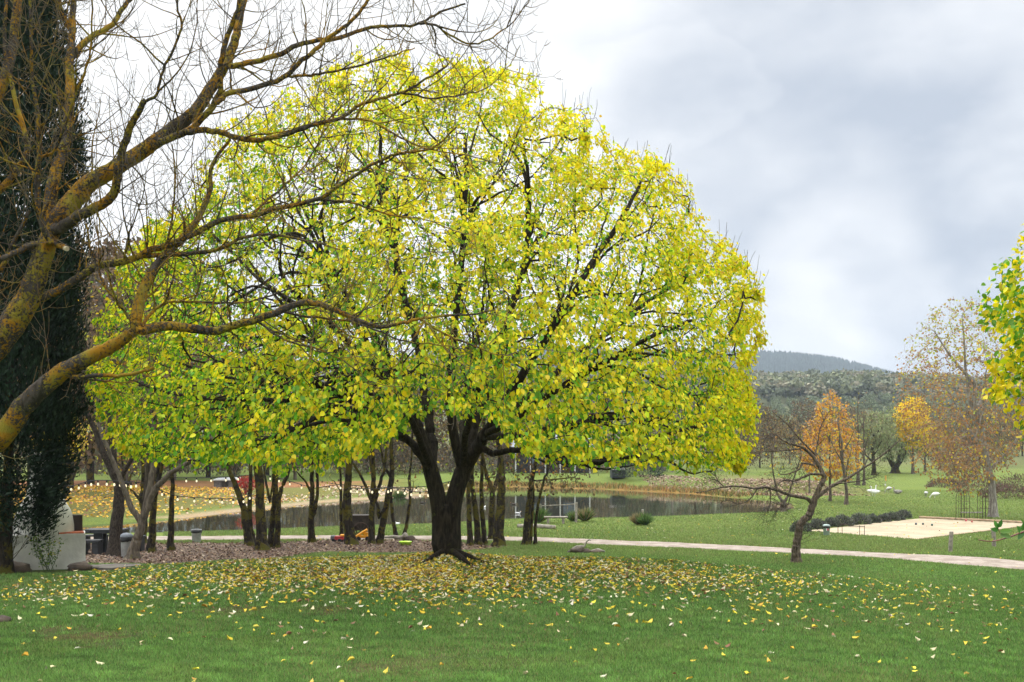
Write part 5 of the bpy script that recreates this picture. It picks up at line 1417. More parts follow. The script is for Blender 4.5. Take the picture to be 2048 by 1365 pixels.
# ------------------------------------------------------------------ toys, cart, log in the grove
def col(name, c, r=.45): return mat_plain(name, c, r, .1, 8, .05)
YEL = col('yellow_plastic', (.80, .34, .01)); RED = col('red_plastic', (.45, .03, .03)); BLK = col('black_rubber', (.015, .015, .015), .8); LIME = col('lime_plastic', (.45, .75, .03)); GRY = col('grey_plastic', (.12, .12, .14)); BLUE = col('blue_plastic', (.10, .12, .5))
def wheel(parent, x, y, r, w=.05, z=None, name='wheel'):
    m = MB(); m.lathe([(r * .55, -w / 2), (r * .92, -w / 2), (r, -w / 3), (r, w / 3), (r * .92, w / 2), (r * .55, w / 2)], n=18)
    o = m.build(name, BLK, parent, True); o.rotation_euler = (PI / 2, 0, 0); o.location = (x, y, z if z is not None else r); return o
def toys():
    p = G(725, 1082, 26); o = thing('toy_digger', 'yellow toy digger with black wheels beside the multi stemmed tree', 'toy', p, math.radians(8))
    m = MB(); m.box((0, 0, .16), (.46, .20, .10), bev=.02); m.box((.12, 0, .26), (.18, .18, .14), bev=.02); m.build('body', YEL, o)
    m = MB(); M_ = Matrix.Translation((0, 0, .24)) @ Matrix.Rotation(math.radians(-32), 4, 'Y'); m.box((-.05, 0, .06), (.62, .20, .09), M_, .02); m.build('tipper', YEL, o)
    m = MB(); m.box((.33, 0, .2), (.12, .18, .16), bev=.02); m.build('bucket', BLUE, o)
    for x in (-.15, .19):
        for y in (-.12, .12): wheel(o, x, y, .085)
    p = G(680, 1085, 26); o = thing('toy_truck', 'red and black toy truck with an orange load beside the single dark trunk', 'toy', p, math.radians(-5))
    m = MB(); m.box((0, 0, .13), (.58, .22, .09), bev=.02); m.box((-.02, 0, .20), (.34, .2, .07), bev=.02); m.build('body', RED, o)
    m = MB(); m.box((-.26, 0, .17), (.16, .23, .17), bev=.03); m.build('cab', GRY, o)
    m = MB(); m.box((.14, 0, .25), (.26, .18, .10), bev=.03); m.build('load', YEL, o)
    for x in (-.22, .02, .22):
        for y in (-.12, .12): wheel(o, x, y, .07)
    p = G(811, 1091, 26); o = thing('toy_tub', 'shallow lime green plastic tub lying on the mulch', 'tub', p)
    m = MB(); m.lathe([(.16, 0), (.20, .02), (.235, .13), (.245, .14), (.22, .14), (.18, .04)], n=22); m.build('tub_shell', LIME, o, True)
    # driftwood log
    a = G(770, 1080, 26); b = G(812, 1082, 26); o = thing('driftwood_log', 'long bleached driftwood log lying at the edge of the mulch', 'log', a)
    m = MB(); e = b - a; m.tube([(0, 0, .09), tuple(e * .4 + Vector((0, 0, .13))), tuple(e * .8 + Vector((0, 0, .10))), tuple(e * 1.0 + Vector((0, 0, .22)))], [.04, .07, .08, .12], 10); m.build('log_stem', GREYW, o, True)
    # old cart by the path
    p = G(712, 1077, 30); o = thing('garden_cart', 'old dark box cart with spoked wheels standing behind the grove trees', 'cart', (p.x, p.y + .6, H1(p.x, p.y + .6)), math.radians(2))
    m = MB(); m.box((0, 0, .63), (1.05, .75, .55), bev=.01); m.box((0, -.39, .88), (1.12, .03, .05)); m.build('box', mat_plain('dark_timber', (.035, .026, .018), .8, .4, 7, .6), o)
    m = MB(); m.box((0, 0, .32), (1.3, .1, .06)); m.box((-.55, 0, .95), (.06, .06, .3)); m.box((-.55,0,1.1),(.3,.04,.04)); m.build('frame', IRON, o)
    for x, r in ((-.33, .22), (.15, .30)):
        for y in (-.42, .42):
            w_ = bpy.data.objects.new('wheel', None); m = MB()
            m.tube([(r * math.cos(a), 0, r * math.sin(a)) for a in np.linspace(0, 2 * PI, 21)], .022, 6, False)
            for k in range(8): m.tube([(0, 0, 0), (r * math.cos(k * PI / 4), 0, r * math.sin(k * PI / 4))], .011, 5)
            m.tube([(0, -.05, 0), (0, .05, 0)], .045, 8); ob = m.build('wheel', IRON, o); ob.location = (x, y, r + .02)
toys()

# ------------------------------------------------------------------ pond side pieces
def pondside():
    g0 = G(1075, 1048, 36); D = g0.y; z = H1(g0.x + .8, D)
    # bench
    x0, x1 = pxw(1088, D), pxw(1136, D)
    o = thing('plank_bench', 'low weathered plank bench at the water edge left of the rope post', 'bench', ((x0 + x1) / 2, D, z))
    L = x1 - x0; m = MB(); m.box((0, 0, .34), (L, .34, .07), bev=.015); m.build('seat', GREYW, o)
    for sx in (-.33, .3): m = MB(); m.box((sx * L, 0, .14), (.12, .26, .34), bev=.01); m.build('leg', GREYW, o)
    # rail on two posts
    D2 = D + 1.2; a = P(1081, 1012, D2); b = P(1152, 1008, D2)
    o = thing('rail_fence', 'grey post at the pond edge with a thin sagging rail running left', 'fence', (b.x, D2, H1(b.x, D2)))
    base = Vector(o.location)
    m = MB(); m.tube([(0, 0, -.2), (.02, 0, b.z - base.z + .08)], [.07, .06], 8); m.build('post', GREYW, o)
    ax_ = a.x - base.x; m = MB(); m.tube([(ax_, .0, H1(a.x, D2) - base.z - .2), (ax_, 0, a.z - base.z + .1)], [.06, .05], 8); m.build('post', GREYW, o)
    m = MB(); m.tube([(0, 0, b.z - base.z), (ax_ * .3, 0, b.z - base.z - .05), (ax_ * .7, 0, b.z - base.z - .08), (ax_, 0, a.z - base.z)], .025, 6); m.build('rail', GREYW, o)
    # log on the grass
    a = G(1036, 1056, 36); b = G(1110, 1059, 36); o = thing('fallen_log', 'straight grey log lying on the grass between path and pond', 'log', a); e = b - a
    m = MB(); m.tube([(0, 0, .08), tuple(e * .5 + Vector((0, 0, .10))), tuple(e + Vector((0, 0, .09)))], [.10, .12, .10], 10); m.build('log_stem', GREYW, o, True)
    m = MB(); m.tube([tuple(e + Vector((.0, 0, .09))), tuple(e + Vector((.02, 0, .09)))], [.085, .08], 10); m.build('cut_end', mat_plain('log_end', (.45, .36, .25), .9), o)
    # marker post
    p = G(1288, 1047, 34); o = thing('marker_post', 'short grey post standing behind the green tuft near the pond', 'post', (p.x, p.y + .5, H1(p.x, p.y + .5)))
    m = MB(); m.tube([(0, 0, -.2), (0, 0, .66)], [.065, .06], 9); m.build('post_shaft', GREYW, o); m = MB(); m.lathe([(.062, .66), (.06, .675), (.03, .69)], n=9); m.build('post_top', mat_plain('lichen_grey', (.35, .34, .3), .9), o)
    TU = [(.06, .12, .03), (.12, .20, .05), (.25, .2, .1)]
    for k, (px, py, r, h, cw, lab) in enumerate([(1078, 1046, .5, .8, (3, 2, 1), 'dark grassy clump at the water edge behind the last grove tree'), (1146, 1044, .4, .55, (2, 4, 1), 'small leafy clump at the foot of the rope post'), (1170, 1044, .5, .75, (2, 1, 3), 'spiky grey tussock right of the rope post'), (1290, 1052, .5, .62, (4, 3, 0), 'bright green tussock in front of the marker post'), (1276, 1051, .36, .6, (1, 0, 5), 'dry brown tussock left of the green one at the marker post'), (798, 1002, .35, .9, (3, 2, 1), 'tall green reed clump on the far shore under the string lights')]):
        g = G(px, py, 34); bush('tussock', lab, g, (r, r, h), 420, TU, cw, (h * .7, h * 1.15), None, 'tussock', 240 + k, True, False)
    # heap of old wood and rusty metal
    p = G(1172, 1107, 24); o = thing('driftwood_heap', 'small heap of driftwood and rocks on the lawn before the path', 'driftwood', p)
    m = MB(); m.rock((-.28, 0, .08), (.24, .16, .13), 2); m.rock((.0, .05, .05), (.2, .14, .09), 5); m.rock((.33, 0, .04), (.2, .12, .07), 8); m.rock((-.45, .1, .05), (.12, .1, .08), 9); m.build('stone', ROCKM, o, True)
    m = MB(); m.tube([(-.3, 0, .15), (-.05, 0, .22), (.02, 0, .38), (.1, 0, .44), (.16, 0, .42)], [.05, .04, .03, .025, .02], 7); m.tube([(-.6, 0, .03), (-.3, .05, .2), (-.1, 0, .24)], [.03, .05, .03], 7); m.tube([(.1, 0, .05), (.4, .05, .11), (.62, 0, .05)], [.04, .05, .03], 7); m.build('driftwood', GREYW, o, True)
pondside()
# sheds on the far bank
def shed(label, px, py, w, h, d, wall, roof, rz=0, open_=False):
    g = G(px, py); s_ = g.y / F; W_, H_ = w * s_, h * s_; o = thing('shed', label, 'shed', g, rz)
    m = MB(); t_ = .08
    m.box((0, d / 2, H_ / 2), (W_, t_, H_)); m.box((-W_ / 2 + t_ / 2, 0, H_ / 2), (t_, d - t_, H_)); m.box((W_ / 2 - t_ / 2, 0, H_ / 2), (t_, d - t_, H_))
    if open_: m.box((-W_ * .3, -d / 2, H_ * .46), (W_ * .34, t_, H_ * .92)); m.box((W_ * .33, -d / 2, H_ * .46), (W_ * .28, t_, H_ * .92))
    else: m.box((0, -d / 2, H_ / 2), (W_, t_, H_))
    m.build('wall', wall, o)
    m = MB(); m.box((0, 0, H_ + .06), (W_ * 1.08, d * 1.15, .09), Matrix.Rotation(math.radians(4), 4, 'X')); 
    for k in range(9): m.box((-W_ * .5 + k * W_ / 8, 0, H_ + .115), (.05, d * 1.12, .03), Matrix.Rotation(math.radians(4), 4, 'X'))
    m.build('roof', roof, o)
    m = MB(); m.box((W_ * .02, -d / 2 - .03, H_ * .42), (W_ * .2, .03, H_ * .8)); m.build('door', mat_plain('shed_door', (.05, .045, .04), .8), o)
shed('small dark shed with pale roof beside the round bush on the far bank', 1235, 956, 26, 17, 2.2, mat_plain('dark_sheeting', (.035, .04, .05), .7), mat_plain('tin_roof', (.35, .33, .33), .6))
shed('low grey pump shed on the left bank behind the kinked trunk', 455, 974, 42, 14, 2.0, mat_plain('grey_boards', (.16, .15, .14), .9), mat_plain('pale_roof', (.42, .43, .42), .6), 0, True)
def house():
    g = G(1108, 952); s_ = g.y / F; o = thing('farm_building', 'dark building with white verandah posts half hidden beyond the pond', 'building', (g.x, g.y + 4, H1(g.x, g.y + 4)))
    m = MB(); m.box((0, 3, 1.5), (9, 5, 3)); m.build('wall', mat_plain('dark_wall', (.03, .032, .04), .8), o)
    m = MB(); m.v = [(-5, -.8, 2.9), (5, -.8, 2.9), (5, 6.2, 2.9), (-5, 6.2, 2.9), (-5, 2.7, 4.6), (5, 2.7, 4.6)]; m.f4 = [[0, 1, 5, 4], [2, 3, 4, 5]]; m.f3 = [[0, 4, 3], [1, 2, 5]]; m.fn = [[0, 3, 2, 1]]; m.build('roof', mat_plain('slate_roof', (.22, .24, .27), .6), o)
    for k in range(6): m = MB(); m.box((-4.4 + k * 1.76, -.5, 1.45), (.14, .14, 2.9)); m.build('verandah_post', mat_plain('white_paint', (.6, .6, .6), .6), o)
    for k in range(2): m = MB(); m.box((-2 + k * 4, .48, 1.6), (1.4, .04, 1.3)); m.build('window', mat_plain('window_glass', (.15, .2, .28), .1), o)
house()

# ------------------------------------------------------------------ sand court and its surroundings
LAV = [(.10, .12, .085), (.17, .19, .14), (.06, .06, .05), (.15, .13, .15)]
ln = [(1606, 1062), (1640, 1056), (1667, 1051), (1690, 1050), (1705, 1047), (1724, 1046), (1750, 1043), (1772, 1041), (1787, 1039), (1801, 1037), (1812, 1034)]
szs = [.62, .52, .62, .6, .5, .62, .58, .5, .55, .5, .5]
for k, (px, py) in enumerate(ln):
    D = GD(px, py + 4, 26); x = pxw(px, D); r = szs[k] * (.68 + .12 * math.sin(k * 2.7))
    bush('lavender_bush', 'silver green lavender bush beside the sand court, %s from the left in the row' % ORD[k], (x, D + .35, H1(x, D + .35)), (r, r * .8, r * 1.0), 1100, LAV, (3, 3, 1, 1), (.07, .15), 'lavender bushes along the sand court', seed=260 + k)
def edging():
    pts = [Vector((*COURT[k], 0)) for k in range(4)]
    labs = ['timber edging between the lavender row and the sand court', 'long timber sleeper edging behind the sand court', 'thin timber edging on the near right side of the sand court', None]
    for k in (1, 2):
        a, b = pts[k], pts[(k + 1) % 4]; o = thing('timber_edging', labs[k], 'edging', (a.x, a.y, H1(a.x, a.y)))
        n = 3
        for q in range(n):
            p0 = a.lerp(b, q / n + .004); p1 = a.lerp(b, (q + 1) / n - .004); r = .07 if k == 1 else .03; e = p1 - p0; m = MB()
            zz0 = H1(p0.x, p0.y) - o.location.z; zz1 = H1(p1.x, p1.y) - o.location.z
            m.tube([(p0.x - a.x, p0.y - a.y, zz0 + r * .8), (p1.x - a.x, p1.y - a.y, zz1 + r * .8)], r, 8); m.build('sleeper', mat_plain('sleeper_wood', (.34, .24, .15), .9, .3, 5, .6), o)
    # boules
    for k, (px, py, c, lab) in enumerate([(1832, 1051, (.04, .06, .08), 'left of the three dark boules on the sand'), (1846, 1051, (.03, .05, .04), 'middle of the three dark boules on the sand'), (1864, 1053, (.03, .09, .07), 'right of the three dark boules, slightly green'), (1932, 1044, (.5, .07, .10), 'pink red ball by the back edging of the sand court, left of two'), (1944, 1046, (.45, .12, .10), 'reddish ball by the back edging of the sand court, right of two')]):
        g = G(px, py, 26); m = MB(); r = .055
        m.lathe([(r * math.sin(q * PI / 10) + .0005, -r * math.cos(q * PI / 10)) for q in range(11)], (0, 0, r), 16); ob = m.build('boule', mat_plain('boule_%s' % ('red' if k > 2 else 'dark'), c, .35), None, True); ob.location = g + Vector((0, 0, .012)); tag(ob, lab, 'ball', 'boules on the sand court')
    # grey posts
    for px, py, top, w, lab in ((1900, 1105, 1064, 8, 'leaning grey timber post, left of two on the right lawn'), (1988, 1096, 1057, 8, 'upright grey timber post, right of two on the right lawn')):
        g = G(px, py, 24); h = (py - top) * g.y / F; r = w / 2 * g.y / F; ln_ = .05 if px < 1950 else -.02
        o = thing('timber_post', lab, 'post', g); m = MB()
        m.tube([(0, 0, -.15), (ln_ * .5, 0, h * .5), (ln_, 0, h * .98), (ln_, 0, h)], [r * 1.05, r, r, r * .9], 9)
        for i, v in enumerate(m.v): k_ = 1 + .08 * math.sin(i * 2.3); m.v[i] = (v[0] * k_ if v[2] < h else v[0], v[1] * k_, v[2])
        m.build('post_shaft', GREYW, o); m = MB(); m.tube([(ln_, 0, h), (ln_, 0, h + .006)], [r * .82, r * .8], 9); m.build('sawn_top', mat_plain('sawn_top', (.36, .33, .29), .9), o)
    # low wire rail
    a = G(1676, 1069, 26); b = G(1729, 1072, 26); e = b - a; o = thing('wire_rail', 'low rusty wire rail on short legs at the front of the sand court', 'rail', a); m = MB()
    L = e.length; ex = e.normalized()
    for u in (0, .16, .82, 1.0): m.tube([ex * L * u + Vector((0, 0, -.05)), ex * L * u + Vector((0, 0, .42 if u else .30))], .012, 6)
    m.build('rail_leg', IRON, o); m = MB(); m.tube([(0, 0, .30), tuple(ex * L * .08 + Vector((0, 0, .40))), tuple(ex * L * .16 + Vector((0, 0, .44))), tuple(ex * L * .6 + Vector((0, 0, .38))), tuple(ex * L + Vector((0, 0, .38)))], .014, 6); m.build('top_wire', IRON, o)
    # wire arbour
    a = G(1922, 1038, 30); D = a.y; s_ = D / F; o = thing('wire_arch', 'rusty wire garden arch with two seats at the back corner of the court', 'arch', (a.x, D, H1(a.x, D))); h = 58 * s_; 
    m = MB()
    wA = 17 * s_; gap = 26 * s_
    for q, x0 in enumerate((0, gap + wA)):
        for y in (0, .6):
            m.tube([(x0, y, -.1), (x0, y, h * .75), (x0 + wA * .2, y, h * .93), (x0 + wA * .5, y, h), (x0 + wA * .8, y, h * .93), (x0 + wA, y, h * .75), (x0 + wA, y, -.1)], .014, 6)
            m.tube([(x0 + wA * .33, y, 0), (x0 + wA * .33, y, h * .95)], .009, 5); m.tube([(x0 + wA * .66, y, 0), (x0 + wA * .66, y, h * .95)], .009, 5)
        for zz in (.35, .6, .78): m.tube([(x0, 0, h * zz), (x0, .6, h * zz)], .009, 5); m.tube([(x0 + wA, 0, h * zz), (x0 + wA, .6, h * zz)], .009, 5); m.tube([(x0, 0, h * zz), (x0 + wA, 0, h * zz)], .008, 5)
    for s2 in (-1, 1):
        cx = wA + gap / 2
        m.tube([(cx + s2 * gap * .5, 0, h * .42), (cx + s2 * gap * .3, 0, h * .36), (cx + s2 * gap * .12, 0, h * .2), (cx + s2 * gap * .1, 0, 0)], .010, 5)
    m.build('wire_frame', IRON, o)
    for x0 in (wA * .9, wA + gap * .75): m = MB(); m.box((x0, .3, .32), (gap * .75, .4, .05), bev=.01); m.build('seat', GREYW, o)
    # stake with a yellow tag
    p = G(1769, 988, 40); o = thing('garden_stake', 'thin stake with a yellow flag standing among the geese', 'stake', p); m = MB(); m.tube([(0, 0, -.1), (.1, 0, 1.6)], .022, 5); m.build('stake_shaft', GREYW, o); m = MB(); m.box((.1, 0, 1.35), (.10, .03, .45)); m.build('flag', YEL, o); m = MB(); m.box((.06, -.02, .78), (.12, .05, .16)); m.build('tag', mat_plain('white_tag', (.7, .7, .7), .6), o)
edging()
for k, (px, py, r, h, lab) in enumerate([(2015, 998, 2.0, 1.1, 'purple brown bush behind the wire arch at the right edge'), (1960, 985, 2.4, 1.3, 'dull purple bush between the wire arch and the low brown tree'), (2040, 985, 2.0, 1.6, 'dark green bush at the right edge behind the tall brown tree'), (1890, 975, 1.8, .8, 'low heathery bush at the left end of the far border')]):
    g = G(px, py, 40); bush('shrub', lab, g, (r, r * .8, h), 1500, [(.13, .06, .06), (.10, .10, .05), (.18, .12, .08)], (3, 2, 2), (.12, .24), seed=280 + k)

# ------------------------------------------------------------------ geese and ducks
def bird(name, label, g, scale, pose, body, rz, group, beak=(.6, .22, .03), kind='goose'):
    """one continuous lofted body: tail, breast, neck, head"""
    o = thing(name, label, kind, g, rz, group)
    if pose == 'up': sp = [(-.40, 0, .40, .012), (-.33, 0, .39, .05), (-.22, 0, .36, .115), (-.05, 0, .33, .155), (.10, 0, .34, .150), (.20, 0, .38, .11), (.26, 0, .45, .062), (.28, 0, .55, .042), (.28, 0, .66, .036), (.29, 0, .72, .045), (.33, 0, .745, .046), (.37, 0, .735, .030)]; bk = ((.37, 0, .735), (.44, 0, .715))
    elif pose == 'graze': sp = [(-.40, 0, .38, .012), (-.33, 0, .38, .05), (-.22, 0, .37, .12), (-.05, 0, .34, .16), (.10, 0, .31, .15), (.20, 0, .28, .10), (.28, 0, .23, .055), (.34, 0, .16, .038), (.38, 0, .10, .036), (.41, 0, .07, .044), (.44, 0, .045, .036)]; bk = ((.44, 0, .045), (.49, 0, .015))
    elif pose == 'sit': sp = [(-.40, 0, .20, .012), (-.33, 0, .19, .05), (-.22, 0, .17, .12), (-.05, 0, .15, .155), (.10, 0, .16, .15), (.20, 0, .20, .11), (.25, 0, .27, .062), (.26, 0, .36, .042), (.27, 0, .45, .040), (.31, 0, .48, .045), (.35, 0, .47, .03)]; bk = ((.35, 0, .47), (.42, 0, .45))
    else: sp = [(-.22, 0, .10, .008), (-.18, 0, .08, .03), (-.10, 0, .05, .075), (0, 0, .035, .09), (.09, 0, .05, .075), (.14, 0, .09, .04), (.15, 0, .13, .032), (.17, 0, .165, .036), (.20, 0, .165, .025)]; bk = ((.2, 0, .165), (.25, 0, .155))
    sp = [tuple(c * scale for c in s_) for s_ in sp]
    m = MB(); cm = [Vector(v) for v in catmull([s_[:3] for s_ in sp], 3)]; rr = [float(v[0]) for v in catmull([(s_[3], 0) for s_ in sp], 3)]
    m.tube(cm, [max(.004, r) for r in rr], 14)
    # folded wings swell the flanks
    if pose != 'swim' and pose != 'sit':
        for s2 in (-1, 1): m.tube([(.02 * scale, s2 * .05 * scale, .22 * scale), (.02 * scale, s2 * .055 * scale, .10 * scale), (.02 * scale, s2 * .055 * scale, .01 * scale), (.08 * scale, s2 * .06 * scale, .003)], [.03 * scale, .012 * scale, .011 * scale, .014 * scale], 6)
    m.build('body', body, o, True)
    m = MB()
    for s2 in (-1, 1):
        z_ = sp[3][2]; m.rock((-.08 * scale if pose != 'swim' else -.03 * scale, s2 * sp[3][3] * .72, z_ + .02 * scale), (.20 * scale if pose != 'swim' else .11 * scale, .05 * scale, .09 * scale if pose != 'swim' else .045 * scale), 3, 1, 10, 6)
    m.build('wing', body, o, True)
    m = MB(); m.tube([tuple(c * scale for c in bk[0]), tuple(c * scale for c in bk[1])], [.020 * scale, .008 * scale], 7); m.build('beak', mat_plain('beak_orange', beak, .5), o, True)
GW = mat_plain('white_feathers', (.80, .80, .78), .8, .06, 12, .2); GG = mat_plain('grey_feathers', (.30, .28, .26), .8, .5, 9, .2); GM = mat_plain('pale_grey_feathers', (.52, .52, .52), .8, .35, 12, .2); DK = mat_plain('brown_feathers', (.05, .04, .03), .8, .4, 20, .2)
gg = 'geese grazing on the far right lawn'
for px, py, pose, mt, rz, sc_, lab in ((1744, 992, 'up', GW, 0, 1.15, 'white goose with its neck raised, the leftmost of the flock'), (1750, 993, 'up', GW, PI * .95, 1.1, 'white goose facing left, close against the one with raised neck'), (1777.5, 985, 'graze', GM, 1.9, 1.0, 'pale grey goose with head down beside the thin stake'), (1795, 988, 'sit', GG, PI, 1.15, 'brown grey goose standing low, middle of the flock'), (1852, 995, 'graze', GM, 1.2, 1.0, 'mottled grey goose with head down left of the white one'), (1870, 997, 'graze', GW, 2.4, 1.0, 'white goose with head down, the rightmost of the flock')):
    bird('goose', lab, G(px, py, 40), sc_, pose, mt, rz, gg)
for px, py, rz, sc_, mt, lab in ((845, 1007, .2, 1.2, DK, 'brown duck floating left of the great trunk'), (1027, 1010, PI, 1.2, DK, 'dark duck floating between the two right hand grove trunks'), (795, 1049, 2.6, 1.0, GW, 'white bird on the water behind the thin curved trees'), (1036, 1028, 0, 1.1, GM, 'pale duck trailing a ripple near the last grove tree'), (969, 1016, 1.2, 1.0, GW, 'white duck half hidden behind the third trunk right of the great tree')):
    x, y = wp(px, py); bird('duck', lab, (x, y, WATER), sc_ * .8, 'swim', mt, rz, 'ducks on the pond', kind='duck')

# ------------------------------------------------------------------ grass, fallen leaves, wood chips, rushes
def scatter(n, x0, x1, y0, y1, keep):
    x = np.random.uniform(x0, x1, n); y = np.random.uniform(y0, y1, n); k = keep(x, y); return x[k], y[k]
np.random.seed(99)
def grass():
    n = 1700000; y = 8.2 + 30 * np.random.rand(n) ** 1.55; x = np.random.uniform(-1, 1, n) * (y * .56 + 1.2)
    pd = np.full(n, 9.); far = y > 25; pd[far] = path_dist(x[far], y[far]) ; md = np.full(n, -9.); md[far] = poly_sd(x[far], y[far], MULCH) + .25 * vnoise(x[far], y[far], 2.2, 50); cd = np.full(n, -9.); cd[far] = poly_sd(x[far], y[far], COURT)
    worn = sstep(vnoise(x, y, 1.5, 15) + .6 * vnoise(x, y, 4, 16) + .45 * vnoise(x, y, 13, 17), .35, .75) * (.25 + .75 * sstep(-x, -3, 2)) * (1 - sstep(y, 16, 19))
    k = (pd > PW + .08) & (md < .0) & (cd < 0) & (np.random.rand(n) > worn * .85) & ((x + 1.26) ** 2 + (y - 20) ** 2 > .2) & ~((x < -8.0) & (y > 20.0) & (y < 22.4))
    x, y = x[k], y[k]; n = len(x); z = HT(x, y) - .004
    h = np.random.uniform(.022, .055, n) * (1 + .25 * vnoise(x, y, 2.6, 71) + .35 * vnoise(x, y, 9.0, 73)) * (1 + .02 * (y - 9))
    w = .0058 * (1 + (y - 8) * .06)
    ax = np.stack([np.random.randn(n) * .45, np.random.randn(n) * .45, np.ones(n)], 1); nr = np.random.randn(n, 3) + np.array([0, -1.2, 0]); 
    lawn = sstep(y, 24, 36)[:, None]; v = (.5 + .5 * vnoise(x, y, .9, 11))[:, None]; v2 = (vnoise(x, y, 2.7, 72) > .25)[:, None] * .25
    tf = (.5 + .5 * vnoise(x, y, 9.0, 73))[:, None] * (.75 + .25 * vnoise(x, y, 4.2, 74)[:, None]); c = np.array([.085, .195, .032]) * (1 - v) + np.array([.125, .255, .048]) * v; c = c * (.70 + .95 * tf) * np.array([1.15, 1.03, 1.2]); c = c * (1 - v2) + np.array([.19, .25, .06]) * v2
    c = c * (1 - lawn) + (np.array([.15, .23, .055]) * (1 - v) + np.array([.20, .28, .07]) * v) * lawn; c = c * np.random.uniform(.35, 1.8, (n, 1)) * (1 + .22 * vnoise(x, y, 19, 76)[:, None])
    dry = np.random.rand(n) < .05 + .10 * (vnoise(x, y, 1.1, 75) > .2); c[dry] = np.array([.30, .25, .11])
    o = leaves('grass', np.stack([x, y, z], 1), ax, nr, h, c, GRASSM, None, BLADE, (0, 0, 0), w / h)
    tag(o, 'short green lawn grass covering the near ground', 'grass', kind='stuff')
grass()
FL = [(.68, .60, .36), (.72, .56, .05), (.62, .36, .04), (.24, .12, .06), (.75, .70, .52)]
def litter():
    n1 = 40000; a = np.random.rand(n1) * 2 * PI; r = np.random.rand(n1) ** .72
    x = -1.5 + np.cos(a) * r * 8.6; y = 18.0 + np.sin(a) * r * 6.2
    keep = (np.random.rand(n1) < (1 - sstep(r, .1, 1.0)) * (.05 + .95 * sstep(y, 12.4, 20.0)) * (.75 + .5 * vnoise(x, y, 1.3, 91))) & (y < 24) & ~((x < -8.3) & (y > 20))
    x, y = x[keep], y[keep]
    x2, y2 = scatter(6500, -9, 9, 9, 22, lambda a, b: np.random.rand(len(a)) < .07 + .55 * sstep(b, 10.5, 17) * (1 - .5 * sstep(a, 4, 8)))
    x3, y3 = scatter(1500, 4, 14, 15, 24, lambda a, b: np.random.rand(len(a)) < .15 + .5 * sstep(a, 7, 10) * (1 - sstep(b, 19, 22)))
    x4, y4 = scatter(1600, -8, 30, 26, 95, lambda a, b: (poly_sd(a, b, POND) < -1))
    for q in (1,): X_ = np.concatenate([x, x2, x3, x4]); Y_ = np.concatenate([y, y2, y3, y4])
    n = len(X_); z = HT(X_, Y_) + np.random.uniform(.010, .038, n)
    ax = np.stack([np.random.randn(n), np.random.randn(n), np.random.randn(n) * .10], 1); nr = np.stack([np.random.randn(n) * .26, np.random.randn(n) * .26 - .06, np.ones(n)], 1)
    nr[:, 2] *= np.where(np.random.rand(n) < .5, -1, 1)
    o = leaves('fallen_leaves', np.stack([X_, Y_, z], 1), ax, nr, np.random.uniform(.05, .10, n), pick(FL, (2.4, 4.6, 1.7, 1.8, 1.2), n, .18), LEAFDRY, None, LEAF_T, (0, 0, 0), np.random.uniform(.6, 1.1, n), np.random.uniform(.5, 3.2, n))
    tag(o, 'yellow and cream leaves fallen on the lawn round the great tree', 'fallen leaves', kind='stuff')
    x, y = scatter(60000, -24, 1, 24, 39, lambda a, b: poly_sd(a, b, MULCH) > -.25); n = len(x)
    o = leaves('bark_chips', np.stack([x, y, HT(x, y) + np.random.uniform(.012, .035, n)], 1), np.random.randn(n, 3) * np.array([1, 1, .3]), np.random.randn(n, 3) * .4 + np.array([0, -.2, 1]), np.random.uniform(.05, .12, n), pick([(.185, .12, .075), (.11, .062, .04), (.07, .04, .027), (.28, .205, .14)], (3, 3, 2.5, 1.0), n, .2), LEAFDRY, None, LEAF_Q)
    tag(o, 'brown bark chips and dead leaves under the grove trees', 'mulch', kind='stuff')
    yt = lambda a: np.interp(a, [-60, -40, -25, -14, -5], [84, 84, 86, 94, 104])
    x, y = scatter(60000, -42, -4, 50, 106, lambda a, b: (poly_sd(a, b, POND) < -.8) & (b > np.interp(a, [-40, -25, 0], [50, 52, 76])) & (b < yt(a) - 2) & (np.random.rand(len(a)) < .34 + .55 * vnoise(a, b, .35, 95))); n = len(x)
    wy = 1 - sstep(x, -24, -14)
    C = pick([(.66, .34, .03), (.60, .42, .04), (.30, .14, .07), (.52, .40, .30)], np.stack([wy * 3 + .1, wy * 2 + .1, .8 + wy * .5, 3.2 * (1 - wy) + .3], 1), n, .18)
    o = leaves('bank_leaves', np.stack([x, y, HT(x, y) + .05], 1), np.random.randn(n, 3) * np.array([1, 1, .4]), np.random.randn(n, 3) * .5 + np.array([0, -.5, 1]), np.random.uniform(.14, .26, n), C, LEAFDRY, None, LEAF_Q)
    tag(o, 'orange and brown leaves strewn over the left bank of the pond', 'fallen leaves', kind='stuff')
    x, y = scatter(15000, 14, 33, 84, 125, lambda a, b: (poly_sd(a, b, POND) < -1.6) & (poly_sd(a, b, POND) > -9 + 3 * vnoise(a, b, .3, 96))); n = len(x)
    o = leaves('bank_leaves', np.stack([x, y, HT(x, y) + .05], 1), np.random.randn(n, 3) * np.array([1, 1, .4]), np.random.randn(n, 3) * .5 + np.array([0, -.5, 1]), np.random.uniform(.16, .3, n), pick([(.27, .18, .11), (.36, .26, .18), (.16, .10, .06)], (3, 2, 2), n, .2), LEAFDRY, None, LEAF_Q)
    tag(o, 'brown dead leaves strewn over the right part of the far bank', 'fallen leaves', kind='stuff')
    x, y = scatter(90000, -8, 33, 70, 128, lambda a, b: (poly_sd(a, b, POND) < -.15) & (poly_sd(a, b, POND) > -2.2 - .8 * vnoise(a, b, .5, 97)) & (b > np.interp(a, [-25, 0, 25, 30], [52, 76, 86, 86]))); n = len(x)
